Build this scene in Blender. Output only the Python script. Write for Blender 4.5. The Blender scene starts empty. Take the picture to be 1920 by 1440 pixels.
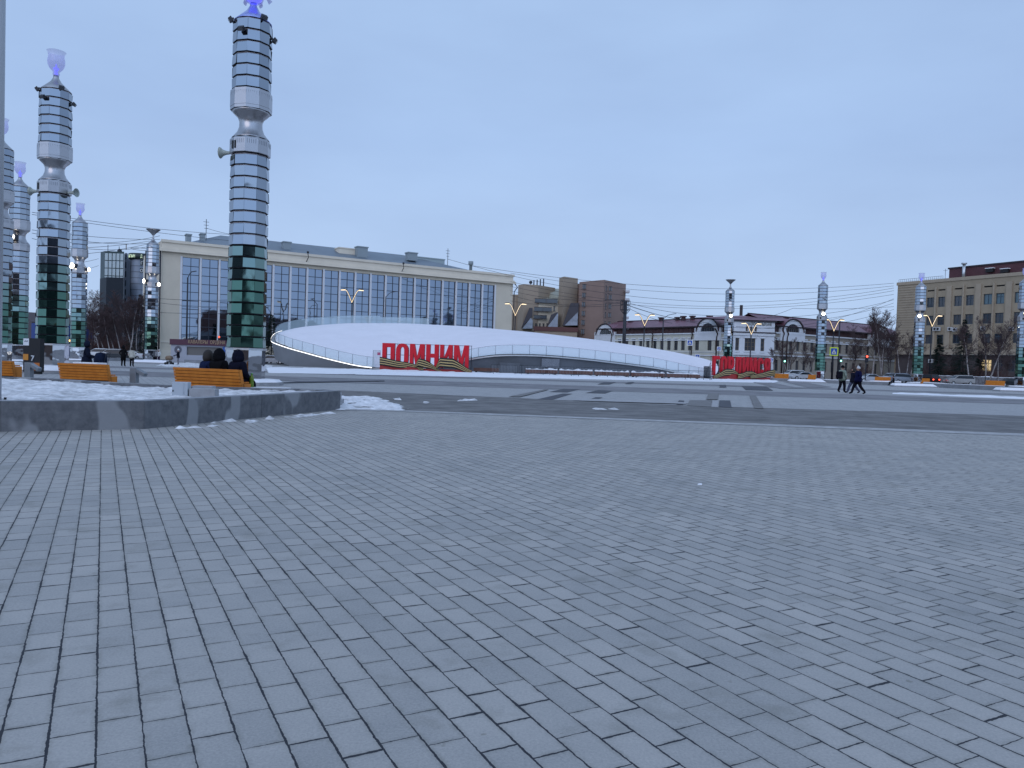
import bpy, bmesh, math, random
from mathutils import Vector, Matrix
random.seed(7)
sc = bpy.context.scene
COL = sc.collection
# ------------------------------------------------------------------ camera
CH = 1.4; FPX = 1440.0; P = math.atan(39/1440.0); RO = 0.031
F_ = Vector((0, math.cos(P), -math.sin(P))); U0 = Vector((0, math.sin(P), math.cos(P))); R0 = Vector((1, 0, 0))
R_ = R0*math.cos(RO) + U0*math.sin(RO); U_ = U0*math.cos(RO) - R0*math.sin(RO)
cd = bpy.data.cameras.new('camera'); cam = bpy.data.objects.new('camera', cd); COL.objects.link(cam)
M = Matrix.Identity(4)
for i in range(3):
    M[i][0] = R_[i]; M[i][1] = U_[i]; M[i][2] = -F_[i]
M[2][3] = CH
cam.matrix_world = M
cd.sensor_width = 36; cd.lens = 36*FPX/1920; cd.clip_start = .1; cd.clip_end = 6000
sc.camera = cam
# ------------------------------------------------------------------ sky, sun, exposure
W = bpy.data.worlds.new("World"); sc.world = W; W.use_nodes = True
nt = W.node_tree; nt.nodes.clear()
def N(nt, t, **k):
    n = nt.nodes.new(t)
    for a, b in k.items(): setattr(n, a, b)
    return n
SUN_EL, SUN_AZ = math.radians(14), math.radians(200)
out = N(nt, 'ShaderNodeOutputWorld')
sky = N(nt, 'ShaderNodeTexSky', sky_type='NISHITA', sun_disc=False, sun_elevation=SUN_EL, sun_rotation=SUN_AZ)
bg1 = N(nt, 'ShaderNodeBackground'); bg1.inputs[1].default_value = .05
nt.links.new(sky.outputs[0], bg1.inputs[0])
tc = N(nt, 'ShaderNodeTexCoord'); mp = N(nt, 'ShaderNodeMapping'); mp.inputs['Scale'].default_value = (1.0, 1.0, 3.0)
nz = N(nt, 'ShaderNodeTexNoise'); nz.inputs['Scale'].default_value = 2.2; nz.inputs['Detail'].default_value = 6; nz.inputs['Roughness'].default_value = .5
nt.links.new(tc.outputs['Generated'], mp.inputs[0]); nt.links.new(mp.outputs[0], nz.inputs[0])
sx = N(nt, 'ShaderNodeSeparateXYZ'); nt.links.new(tc.outputs['Generated'], sx.inputs[0])
rp = N(nt, 'ShaderNodeValToRGB'); e = rp.color_ramp.elements     # cloud sheet, brightness by elevation
e[0].position = 0.0; e[0].color = (.535, .715, 1.01, 1)
e[1].position = 1.0; e[1].color = (.44, .62, .93, 1)
x = e.new(.12); x.color = (.497, .677, .985, 1)
x = e.new(.27); x.color = (.447, .635, .975, 1)
x = e.new(.5); x.color = (.432, .617, .94, 1)
nt.links.new(sx.outputs[2], rp.inputs[0])
cr = N(nt, 'ShaderNodeValToRGB'); cr.color_ramp.elements[0].position = .3; cr.color_ramp.elements[0].color = (.91, .905, .92, 1)
cr.color_ramp.elements[1].position = .7; cr.color_ramp.elements[1].color = (1.075, 1.065, 1.05, 1)
nt.links.new(nz.outputs[0], cr.inputs[0])
mu = N(nt, 'ShaderNodeMix', data_type='RGBA', blend_type='MULTIPLY'); mu.inputs[0].default_value = 1
nt.links.new(rp.outputs[0], mu.inputs[6]); nt.links.new(cr.outputs[0], mu.inputs[7])
mr = N(nt, 'ShaderNodeMapRange', interpolation_type='SMOOTHSTEP'); mr.inputs[1].default_value = .25; mr.inputs[2].default_value = -.95; mr.inputs[3].default_value = 1.0; mr.inputs[4].default_value = 1.75
nt.links.new(sx.outputs[1], mr.inputs[0])      # the side of the sky where the sun has just gone down is brighter
mv = N(nt, 'ShaderNodeVectorMath', operation='SCALE'); nt.links.new(mu.outputs[2], mv.inputs[0]); nt.links.new(mr.outputs[0], mv.inputs['Scale'])
bg2 = N(nt, 'ShaderNodeBackground'); bg2.inputs[1].default_value = .90
nt.links.new(mv.outputs[0], bg2.inputs[0])
ms = N(nt, 'ShaderNodeMixShader'); ms.inputs[0].default_value = .97
nt.links.new(bg1.outputs[0], ms.inputs[1]); nt.links.new(bg2.outputs[0], ms.inputs[2]); nt.links.new(ms.outputs[0], out.inputs[0])
sl = bpy.data.lights.new('sun', 'SUN'); sl.energy = .5; sl.angle = math.radians(45); sl.color = (1, .84, .78)
so = bpy.data.objects.new('sun', sl); COL.objects.link(so)
sdir = Vector((math.sin(SUN_AZ)*math.cos(SUN_EL), math.cos(SUN_AZ)*math.cos(SUN_EL), math.sin(SUN_EL) + .25)).normalized()
so.rotation_euler = sdir.to_track_quat('Z', 'Y').to_euler()
sc.view_settings.view_transform = 'Standard'; sc.view_settings.look = 'None'
sc.view_settings.exposure = 0; sc.view_settings.gamma = 1; sc.view_settings.use_curve_mapping = False
sc.cycles.max_bounces = 6; sc.cycles.transparent_max_bounces = 12
# ------------------------------------------------------------------ pixel -> world helpers (photo pixels, 1920 wide)
def ray(px, py): return F_ + R_*((px-960)/FPX) - U_*((py-720)/FPX)
def at(px, py, z=0.0):
    d = ray(px, py); t = (z-CH)/d.z
    return Vector((d.x*t, d.y*t, z))
def atD(px, py, D):
    d = ray(px, py); t = D/d.y
    return Vector((d.x*t, D, CH+d.z*t))
def gD(px, D):                          # ground point seen at column px at distance D
    py = 681+.031*(px-960)+CH*FPX/D
    v = atD(px, py, D); return Vector((v.x, D, 0))
# ------------------------------------------------------------------ materials
MT = {}
def pm(name, col, rough=.8, metal=0, var=.0, vs=1.0, bump=0, bs=20, emit=None, es=0, spec=.4, col2=None, obj=True):
    if name in MT: return MT[name]
    m = bpy.data.materials.new(name); m.use_nodes = True; MT[name] = m
    t = m.node_tree; b = t.nodes['Principled BSDF']
    b.inputs['Base Color'].default_value = (*col, 1); b.inputs['Roughness'].default_value = rough
    b.inputs['Metallic'].default_value = metal; b.inputs['Specular IOR Level'].default_value = spec
    c = N(t, 'ShaderNodeTexCoord')
    if var or col2:
        n = N(t, 'ShaderNodeTexNoise'); n.inputs['Scale'].default_value = vs; n.inputs['Detail'].default_value = 6
        n.inputs['Roughness'].default_value = .65
        r = N(t, 'ShaderNodeValToRGB')
        a2 = col2 or tuple(min(1, x*(1+var)) for x in col); a1 = col if col2 else tuple(x*(1-var) for x in col)
        r.color_ramp.elements[0].position = .35; r.color_ramp.elements[0].color = (*a1, 1)
        r.color_ramp.elements[1].position = .65; r.color_ramp.elements[1].color = (*a2, 1)
        t.links.new(c.outputs['Object'], n.inputs[0]); t.links.new(n.outputs[0], r.inputs[0]); t.links.new(r.outputs[0], b.inputs['Base Color'])
    if bump:
        n = N(t, 'ShaderNodeTexNoise'); n.inputs['Scale'].default_value = bs; n.inputs['Detail'].default_value = 4
        bp = N(t, 'ShaderNodeBump'); bp.inputs['Strength'].default_value = bump; bp.inputs['Distance'].default_value = .05
        t.links.new(c.outputs['Object'], n.inputs[0]); t.links.new(n.outputs[0], bp.inputs['Height']); t.links.new(bp.outputs[0], b.inputs['Normal'])
    if emit:
        b.inputs['Emission Color'].default_value = (*emit, 1); b.inputs['Emission Strength'].default_value = es
    return m
def math_(t, op, a, b=None, c=None):
    n = N(t, 'ShaderNodeMath', operation=op)
    for i, v in enumerate((a, b, c)):
        if v is None: continue
        if isinstance(v, (int, float)): n.inputs[i].default_value = v
        else: t.links.new(v, n.inputs[i])
    return n.outputs[0]
def paver_mat(name, ang, w, L, c1, c2, joint, jw=.006, far=False):
    m = bpy.data.materials.new(name); m.use_nodes = True; t = m.node_tree; b = t.nodes['Principled BSDF']
    g = N(t, 'ShaderNodeTexCoord'); mp = N(t, 'ShaderNodeMapping'); mp.inputs['Rotation'].default_value = (0, 0, ang)
    t.links.new(g.outputs['Object'], mp.inputs[0])
    # slight wobble of the joints
    wn = N(t, 'ShaderNodeTexNoise'); wn.inputs['Scale'].default_value = 24; wn.inputs['Detail'].default_value = 5; wn.inputs['Roughness'].default_value = .7
    t.links.new(g.outputs['Object'], wn.inputs[0])
    s = N(t, 'ShaderNodeSeparateXYZ'); t.links.new(mp.outputs[0], s.inputs[0])
    wob = math_(t, 'MULTIPLY', math_(t, 'SUBTRACT', wn.outputs[0], .5), .014)
    u = math_(t, 'DIVIDE', math_(t, 'ADD', s.outputs[0], wob), w); v0 = math_(t, 'DIVIDE', math_(t, 'ADD', s.outputs[1], wob), L)
    r = math_(t, 'FLOOR', u)
    w1 = N(t, 'ShaderNodeTexWhiteNoise', noise_dimensions='1D'); t.links.new(r, w1.inputs['W'])
    half = math_(t, 'MULTIPLY', math_(t, 'PINGPONG', r, 1.0), .45)
    v = math_(t, 'ADD', v0, math_(t, 'ADD', half, math_(t, 'MULTIPLY', w1.outputs['Value'], .35)))
    k = math_(t, 'ROUND', v)
    cb = N(t, 'ShaderNodeCombineXYZ'); t.links.new(k, cb.inputs[0]); t.links.new(r, cb.inputs[1])
    w2 = N(t, 'ShaderNodeTexWhiteNoise', noise_dimensions='3D'); t.links.new(cb.outputs[0], w2.inputs['Vector'])
    bnd = math_(t, 'ADD', k, math_(t, 'MULTIPLY', math_(t, 'SUBTRACT', w2.outputs['Value'], .5), .22))
    dv = math_(t, 'SUBTRACT', v, bnd)
    dist_v = math_(t, 'MULTIPLY', math_(t, 'ABSOLUTE', dv), L)
    cell = math_(t, 'SUBTRACT', k, math_(t, 'LESS_THAN', dv, 0.0))
    fu = math_(t, 'ROUND', u)
    dist_u = math_(t, 'MULTIPLY', math_(t, 'ABSOLUTE', math_(t, 'SUBTRACT', u, fu)), w)
    # joint widths: rows strong, cross joints random
    w3 = N(t, 'ShaderNodeTexWhiteNoise', noise_dimensions='1D'); t.links.new(fu, w3.inputs['W'])
    n2 = N(t, 'ShaderNodeTexNoise'); n2.inputs['Scale'].default_value = 3.5; n2.inputs['Roughness'].default_value = .75; n2.inputs['Detail'].default_value = 5
    t.links.new(g.outputs['Object'], n2.inputs[0])
    nj = math_(t, 'MULTIPLY', math_(t, 'SUBTRACT', n2.outputs[0], .18), 2.4)
    ju = math_(t, 'MULTIPLY', math_(t, 'ADD', .34, math_(t, 'MULTIPLY', w2.outputs['Value'], .36)), math_(t, 'MULTIPLY', nj, jw))
    p2 = math_(t, 'POWER', w2.outputs['Value'], 3.5)
    jv = math_(t, 'MULTIPLY', math_(t, 'ADD', .30, math_(t, 'MULTIPLY', p2, .75)), math_(t, 'MULTIPLY', nj, jw))
    a = math_(t, 'LESS_THAN', dist_u, ju); c = math_(t, 'LESS_THAN', dist_v, jv)
    jm = math_(t, 'MAXIMUM', a, c)
    # slab colour
    cb2 = N(t, 'ShaderNodeCombineXYZ'); t.links.new(cell, cb2.inputs[0]); t.links.new(r, cb2.inputs[1])
    w4 = N(t, 'ShaderNodeTexWhiteNoise', noise_dimensions='3D'); t.links.new(cb2.outputs[0], w4.inputs['Vector'])
    fine = N(t, 'ShaderNodeTexNoise'); fine.inputs['Scale'].default_value = 85; fine.inputs['Detail'].default_value = 5; fine.inputs['Roughness'].default_value = .8
    t.links.new(g.outputs['Object'], fine.inputs[0])
    big = N(t, 'ShaderNodeTexNoise'); big.inputs['Scale'].default_value = .8; big.inputs['Detail'].default_value = 8; big.inputs['Roughness'].default_value = .72
    t.links.new(g.outputs['Object'], big.inputs[0])
    f = math_(t, 'ADD', math_(t, 'MULTIPLY', w4.outputs['Value'], .22), math_(t, 'ADD', math_(t, 'MULTIPLY', big.outputs[0], .75), math_(t, 'MULTIPLY', fine.outputs[0], 1.15)))
    f = math_(t, 'SUBTRACT', f, .62)
    mx = N(t, 'ShaderNodeMix', data_type='RGBA'); mx.inputs[6].default_value = (*c1, 1); mx.inputs[7].default_value = (*c2, 1); t.links.new(f, mx.inputs[0])
    # grime gathered along the joints
    near = N(t, 'ShaderNodeMapRange', interpolation_type='SMOOTHSTEP'); near.inputs[1].default_value = 0; near.inputs[2].default_value = .03; near.inputs[3].default_value = 1; near.inputs[4].default_value = 0
    t.links.new(math_(t, 'MINIMUM', dist_u, dist_v), near.inputs[0])
    gn = N(t, 'ShaderNodeTexNoise'); gn.inputs['Scale'].default_value = 7; gn.inputs['Detail'].default_value = 7; gn.inputs['Roughness'].default_value = .75; t.links.new(g.outputs['Object'], gn.inputs[0])
    gr = N(t, 'ShaderNodeMapRange'); gr.inputs[1].default_value = .42; gr.inputs[2].default_value = .68; gr.inputs[3].default_value = .06; gr.inputs[4].default_value = .62; t.links.new(gn.outputs[0], gr.inputs[0])
    grime = math_(t, 'MULTIPLY', near.outputs[0], gr.outputs[0])
    # stains
    st = N(t, 'ShaderNodeTexNoise'); st.inputs['Scale'].default_value = 2.3; st.inputs['Detail'].default_value = 6; st.inputs['Roughness'].default_value = .6
    t.links.new(mp.outputs[0], st.inputs[0])
    sr = N(t, 'ShaderNodeMapRange'); sr.inputs[1].default_value = .56; sr.inputs[2].default_value = .72; sr.inputs[3].default_value = 0; sr.inputs[4].default_value = .42
    t.links.new(st.outputs[0], sr.inputs[0])
    sp = N(t, 'ShaderNodeTexNoise'); sp.inputs['Scale'].default_value = 11; sp.inputs['Detail'].default_value = 2
    t.links.new(g.outputs['Object'], sp.inputs[0])
    sr2 = N(t, 'ShaderNodeMapRange'); sr2.inputs[1].default_value = .735; sr2.inputs[2].default_value = .78; sr2.inputs[3].default_value = 0; sr2.inputs[4].default_value = .5
    t.links.new(sp.outputs[0], sr2.inputs[0])
    mz = N(t, 'ShaderNodeMix', data_type='RGBA'); t.links.new(math_(t, 'MAXIMUM', grime, math_(t, 'MAXIMUM', sr.outputs[0], sr2.outputs[0])), mz.inputs[0]); t.links.new(mx.outputs[2], mz.inputs[6])
    mz.inputs[7].default_value = (.15, .145, .115, 1)
    mj = N(t, 'ShaderNodeMix', data_type='RGBA'); t.links.new(jm, mj.inputs[0]); t.links.new(mz.outputs[2], mj.inputs[6]); mj.inputs[7].default_value = (*joint, 1)
    t.links.new(mj.outputs[2], b.inputs['Base Color'])
    b.inputs['Roughness'].default_value = .75; b.inputs['Specular IOR Level'].default_value = .3
    h = math_(t, 'SUBTRACT', math_(t, 'MULTIPLY', fine.outputs[0], .12), jm)
    h = math_(t, 'ADD', h, math_(t, 'MULTIPLY', w4.outputs['Value'], .5))
    bp = N(t, 'ShaderNodeBump'); bp.inputs['Strength'].default_value = .5; bp.inputs['Distance'].default_value = .006
    t.links.new(h, bp.inputs['Height']); t.links.new(bp.outputs[0], b.inputs['Normal'])
    return m
ROWANG = math.radians(-28.1)
paver = paver_mat('paver', ROWANG, .152, .275, (.22, .222, .22), (.54, .495, .45), (.028, .029, .036), jw=.0098)
paver_far = paver_mat('paver_far', ROWANG, .30, .60, (.26, .26, .26), (.47, .445, .43), (.13, .13, .14), jw=.014)
asph = pm('asphalt_band', (.155, .147, .142), .85, var=.32, vs=.9, bump=.3, bs=60)
band2 = pm('band_grey', (.19, .18, .185), .85, var=.3, vs=.5)
dkpav = pm('dark_paving', (.06, .06, .07), .8, var=.25, vs=3)
brpav = pm('brown_paving', (.17, .16, .155), .8, var=.2, vs=3)
ltpav = pm('light_paving', (.34, .33, .33), .8, var=.12, vs=3)
ground_m = pm('far_ground', (.27, .265, .265), .9, var=.25, vs=.15)
road_m = pm('road_asphalt', (.12, .115, .115), .9, var=.2, vs=.5)
snow = pm('snow', (.80, .78, .795), .6, var=.04, vs=.4, bump=.35, bs=1.2)
snow_dirty = pm('snow_dirty', (.40, .39, .39), .7, col2=(.85, .83, .83), vs=3.2, bump=.9, bs=5)
conc = pm('concrete', (.13, .135, .15), .85, var=.22, vs=1.6, bump=.4, bs=30)
conc_lt = pm('concrete_light', (.33, .33, .34), .85, var=.12, vs=3, bump=.2, bs=30)
steel_br = pm('brushed_steel', (.55, .56, .57), .38, .85, var=.08, vs=6)
steel_dk = pm('dark_steel', (.03, .032, .04), .5, .3)
pole_w = pm('pole_paint', (.42, .43, .45), .4, .2)
black = pm('black', (.012, .012, .014), .6)
glass_dk = pm('window_glass', (.022, .028, .04), .08, 0, spec=.9)
glass_m2 = pm('window_glass_grey', (.06, .065, .075), .12, 0, spec=.8)
lit_win = pm('lit_window', (.5, .4, .2), .4, emit=(1, .72, .35), es=.55)
wood = None
def mirror(name, col, rough):
    m = pm(name, col, rough, 1.0)
    t = m.node_tree; b = t.nodes['Principled BSDF']
    c = N(t, 'ShaderNodeTexCoord'); n = N(t, 'ShaderNodeTexNoise'); n.inputs['Scale'].default_value = 1.6; n.inputs['Detail'].default_value = 1
    bp = N(t, 'ShaderNodeBump'); bp.inputs['Strength'].default_value = .10; bp.inputs['Distance'].default_value = .05
    t.links.new(c.outputs['Object'], n.inputs[0]); t.links.new(n.outputs[0], bp.inputs['Height']); t.links.new(bp.outputs[0], b.inputs['Normal'])
    return m
mir = mirror('mirror_steel', (.295, .33, .375), .06)
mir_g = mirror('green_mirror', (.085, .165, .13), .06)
mir_o = mirror('satin_steel', (.40, .395, .41), .3)
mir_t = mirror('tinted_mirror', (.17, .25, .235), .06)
mir_p = mirror('plinth_mirror', (.5, .5, .52), .03)
def curtain():
    m = pm('curtain_glass', (.19, .225, .28), .03, 1.0)
    t = m.node_tree; b = t.nodes['Principled BSDF']
    c = N(t, 'ShaderNodeTexCoord'); n = N(t, 'ShaderNodeTexNoise'); n.inputs['Scale'].default_value = .25; n.inputs['Detail'].default_value = 2
    bp = N(t, 'ShaderNodeBump'); bp.inputs['Strength'].default_value = .12; bp.inputs['Distance'].default_value = .1
    t.links.new(c.outputs['Object'], n.inputs[0]); t.links.new(n.outputs[0], bp.inputs['Height']); t.links.new(bp.outputs[0], b.inputs['Normal'])
    return m
curt = curtain()
def thin_glass(name, col, alpha, refl=.25, emit=None, es=0):
    m = bpy.data.materials.new(name); m.use_nodes = True; t = m.node_tree; t.nodes.clear(); o = N(t, 'ShaderNodeOutputMaterial')
    b = N(t, 'ShaderNodeBsdfPrincipled'); b.inputs['Base Color'].default_value = (*col, 1); b.inputs['Roughness'].default_value = .12; b.inputs['Alpha'].default_value = alpha
    if emit: b.inputs['Emission Color'].default_value = (*emit, 1); b.inputs['Emission Strength'].default_value = es
    t.links.new(b.outputs[0], o.inputs[0]); return m
rail_glass = thin_glass('rail_glass', (.55, .68, .72), .45)
cup_glass = thin_glass('cup_glass', (.42, .43, .62), .5, emit=(.25, .25, .85), es=.15)
glow_blue = thin_glass('cup_glow', (.2, .2, .8), .85, emit=(.16, .16, 1), es=1.1)
fl_on = pm('lamp_on', (1, .95, .85), .5, emit=(1, .93, .78), es=9)
warm_on = pm('warm_strip', (1, .85, .6), .5, emit=(1, .74, .42), es=1.3)
strip_on = pm('white_strip', (1, 1, 1), .5, emit=(1, .97, .9), es=1.6)
red_on = pm('red_signal', (1, .1, .05), .5, emit=(1, .08, .04), es=4)
amber_on = pm('amber_signal', (1, .6, .2), .5, emit=(1, .5, .12), es=5)
green_on = pm('green_signal', (.3, 1, .7), .5, emit=(.3, 1, .7), es=4)
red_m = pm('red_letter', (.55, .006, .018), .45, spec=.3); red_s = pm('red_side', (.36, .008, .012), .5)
orange_w = pm('orange_timber', (.52, .155, .012), .5, col2=(.64, .215, .022), vs=4)
cream = pm('cream_render', (.60, .53, .42), .85, var=.05, vs=.3); cream2 = pm('cream_light', (.66, .59, .48), .85, var=.05, vs=.3)
# ------------------------------------------------------------------ mesh builder
class MB:
    def __init__(s): s.v = []; s.f = []; s.m = []; s.sm = []
    def add(s, vs, fs, mi=0, smooth=False):
        o = len(s.v); s.v += [tuple(v) for v in vs]
        for f in fs: s.f.append([i+o for i in f]); s.m.append(mi); s.sm.append(smooth)
        return s
    def box(s, x0, x1, y0, y1, z0, z1, mi=0, rz=0, piv=None):
        vs = [Vector((x, y, z)) for z in (z0, z1) for y in (y0, y1) for x in (x0, x1)]
        if rz:
            c = Vector(piv) if piv else Vector(((x0+x1)/2, (y0+y1)/2, 0)); Rm = Matrix.Rotation(rz, 3, 'Z')
            vs = [Rm @ (v-c)+c for v in vs]
        return s.add(vs, [(0, 2, 3, 1), (4, 5, 7, 6), (0, 1, 5, 4), (2, 6, 7, 3), (0, 4, 6, 2), (1, 3, 7, 5)], mi)
    def hexa(s, pts, mi=0):          # 4 bottom ccw, 4 top ccw
        return s.add(pts, [(3, 2, 1, 0), (4, 5, 6, 7), (0, 1, 5, 4), (1, 2, 6, 5), (2, 3, 7, 6), (3, 0, 4, 7)], mi)
    def prism(s, poly, z0, z1, mi=0, top=None):
        n = len(poly); vs = [(p[0], p[1], z0) for p in poly]+[(p[0], p[1], z1) for p in poly]
        fs = [tuple(range(n-1, -1, -1)), tuple(range(n, 2*n))]+[(i, (i+1) % n, n+(i+1) % n, n+i) for i in range(n)]
        s.add(vs, fs, mi)
        if top is not None: s.m[-n-1] = top
        return s
    def extr(s, poly, y0, y1, mi=0, ms=None):    # polygon in xz extruded along y
        n = len(poly); vs = [(p[0], y0, p[1]) for p in poly]+[(p[0], y1, p[1]) for p in poly]
        s.add(vs, [tuple(range(n)), tuple(range(2*n-1, n-1, -1))], mi)
        o = len(s.v)-2*n
        for i in range(n):
            s.f.append([o+i, o+n+i, o+n+(i+1) % n, o+(i+1) % n]); s.m.append(mi if ms is None else ms); s.sm.append(False)
        return s
    def lathe(s, prof, n=16, c=(0, 0, 0), mi=0, smooth=True, rot=0, caps=True, mis=None):
        o = len(s.v)
        for r, z in prof:
            for i in range(n):
                a = 2*math.pi*i/n+rot; s.v.append((c[0]+r*math.cos(a), c[1]+r*math.sin(a), c[2]+z))
        for k in range(len(prof)-1):
            for i in range(n):
                j = (i+1) % n
                s.f.append([o+k*n+i, o+k*n+j, o+(k+1)*n+j, o+(k+1)*n+i]); s.m.append(mis[k] if mis else mi); s.sm.append(smooth)
        if caps:
            s.f.append([o+i for i in range(n-1, -1, -1)]); s.m.append(mi); s.sm.append(False)
            s.f.append([o+(len(prof)-1)*n+i for i in range(n)]); s.m.append(mi); s.sm.append(False)
        return s
    def tube(s, pts, rs, n=6, mi=0, smooth=True, cap=True):
        pts = [Vector(p) for p in pts]
        if not isinstance(rs, (list, tuple)): rs = [rs]*len(pts)
        o = len(s.v); up = Vector((0, 0, 1))
        for i, p in enumerate(pts):
            d = (pts[min(i+1, len(pts)-1)]-pts[max(i-1, 0)]).normalized()
            a = d.cross(up)
            if a.length < .05: a = d.cross(Vector((0, 1, 0)))
            a.normalize(); b = a.cross(d)
            for k in range(n):
                t = 2*math.pi*k/n; s.v.append(tuple(p+(a*math.cos(t)+b*math.sin(t))*rs[i]))
        for i in range(len(pts)-1):
            for k in range(n):
                j = (k+1) % n; s.f.append([o+i*n+k, o+(i+1)*n+k, o+(i+1)*n+j, o+i*n+j]); s.m.append(mi); s.sm.append(smooth)
        if cap:
            s.f.append([o+k for k in range(n)]); s.m.append(mi); s.sm.append(False)
            e = o+(len(pts)-1)*n; s.f.append([e+k for k in range(n-1, -1, -1)]); s.m.append(mi); s.sm.append(False)
        return s
    def ball(s, c, r, mi=0, n=10, sc_=(1, 1, 1)):
        prof = [(max(.001, r*math.sin(math.pi*k/(n//2+1))), -r*math.cos(math.pi*k/(n//2+1))) for k in range(0, n//2+2)]
        o = len(s.v); s.lathe([(p[0], p[1]) for p in prof], n, (0, 0, 0), mi)
        for i in range(o, len(s.v)): v = s.v[i]; s.v[i] = (c[0]+v[0]*sc_[0], c[1]+v[1]*sc_[1], c[2]+v[2]*sc_[2])
        return s
    def build(s, name, mats, parent=None, loc=None, rz=0, bevel=0):
        me = bpy.data.meshes.new(name); me.from_pydata(s.v, [], s.f)
        for m in (mats if isinstance(mats, (list, tuple)) else [mats]): me.materials.append(m)
        me.polygons.foreach_set('material_index', s.m); me.polygons.foreach_set('use_smooth', s.sm); me.update()
        o = bpy.data.objects.new(name, me); COL.objects.link(o)
        if parent: o.parent = parent
        if loc is not None: o.location = loc
        o.rotation_euler.z = rz
        if bevel:
            b = o.modifiers.new('bevel', 'BEVEL'); b.width = bevel; b.segments = 2; b.limit_method = 'ANGLE'
        return o
def tag(o, label=None, cat=None, group=None, kind=None):
    if label: o['label'] = label
    if cat: o['category'] = cat
    if group: o['group'] = group
    if kind: o['kind'] = kind
    return o
def thing(name, label, cat, loc=(0, 0, 0), rz=0, group=None):
    o = bpy.data.objects.new(name, None); COL.objects.link(o); o.location = loc; o.rotation_euler.z = rz; o.empty_display_size = .2
    return tag(o, label, cat, group)
KIDS = {}
def copy_tree(o, parent=None):
    c = o.copy(); COL.objects.link(c)
    if parent: c.parent = parent
    for ch in [k for k in bpy.data.objects if k.parent == o]: copy_tree(ch, c)
    return c
def sheet(name, pts, z, m):
    s = MB(); s.add([(p[0], p[1], z) for p in pts], [tuple(range(len(pts)))]); o = s.build(name, m); return tag(o, kind='structure')
def grid_sheet(name, pts4, z, m, nx, ny, h, seed=0, kind='structure', edge=True, ragged=False):
    """lumpy sheet between four corners (front-left, front-right, back-right, back-left)"""
    rnd = random.Random(seed); s = MB(); vs = []
    from mathutils import noise; MNz = noise.noise
    for j in range(ny+1):
        for i in range(nx+1):
            a, b = i/nx, j/ny
            jb = b
            p = (pts4[0].lerp(pts4[1], a)).lerp(pts4[3].lerp(pts4[2], a), jb)
            q = Vector((p.x*.7, p.y*.7, seed))
            hh = h*(.55+.9*noise.noise(q)+.5*noise.noise(q*3.1))
            ed = min(a, 1-a, b, 1-b)
            if ragged: vs.append((p.x, p.y, -.03+(h+.03)*2.2*(min(1, 5*ed)*(.55+.9*MNz(Vector((p.x*1.3, p.y*1.9, seed)))+.6*MNz(Vector((p.x*4, p.y*5, seed))))))); continue
            if ed == 0:
                hh = -.02; off = .35*noise.noise(q*2.3); p = p+Vector((off*.6, off*(1.0 if b in (0, 1) else 0), 0))*min(1, h*6+.3)
            vs.append((p.x, p.y, z+max(hh, .01) if ed else z-.01))
    fs = [(j*(nx+1)+i, j*(nx+1)+i+1, (j+1)*(nx+1)+i+1, (j+1)*(nx+1)+i) for j in range(ny) for i in range(nx)]
    s.add(vs, fs, 0, True); o = s.build(name, m); return tag(o, kind=kind)
# ------------------------------------------------------------------ ground
sheet('ground', [(-900, -400), (900, -400), (900, 1500), (-900, 1500)], -.012, ground_m)
pa = lambda L: [at(*q) for q in L]
nearb = [(-60, -30), (60, -30), (60, 20.0), tuple(at(1920, 815)[:2]), tuple(at(1300, 790)[:2]), tuple(at(740, 770)[:2]), tuple(at(640, 765)[:2]), (-20, 21.5), (-60, 24)]
sheet('plaza_paving', nearb, 0, paver)
far = [tuple(at(1920, 815)[:2]), (60, 20.0), (140, 30), (140, 118), (-110, 122), (-110, 26), (-60, 24), (-20, 21.5), tuple(at(640, 765)[:2]), tuple(at(740, 770)[:2]), tuple(at(1300, 790)[:2])]
sheet('square_paving', far, -.004, paver_far)
sheet('road', [(-300, 124), (300, 124), (300, 150), (-300, 150)], -.004, road_m)
sheet('asphalt_path', [at(600, 752), at(740, 770), at(1300, 791.5), at(1920, 815.5), (60, 20.3), (60, 29.5), at(1920, 780), at(1280, 760), at(940, 745), at(640, 732), at(560, 733)], .004, asph)
s = MB(); q0 = [at(600, 766.5), at(740, 769), at(1300, 790), at(1920, 813.5)]; q1 = [at(600, 769), at(740, 771.5), at(1300, 793.5), at(1920, 818)]
for i in range(3): s.add([(*q1[i][:2], .008), (*q1[i+1][:2], .008), (*q0[i+1][:2], .008), (*q0[i][:2], .008)], [(0, 1, 2, 3)])
tag(s.build('kerb_line', pm('worn_edge', (.36, .35, .345), .8, var=.25, vs=3)), kind='structure')
sheet('grey_band', [(-60, 44), (70, 42), (70, 51), (-60, 55)], .004, band2)
sheet('grey_band', [(-60, 62), (70, 66), (70, 72), (-60, 69)], .004, band2)
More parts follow.
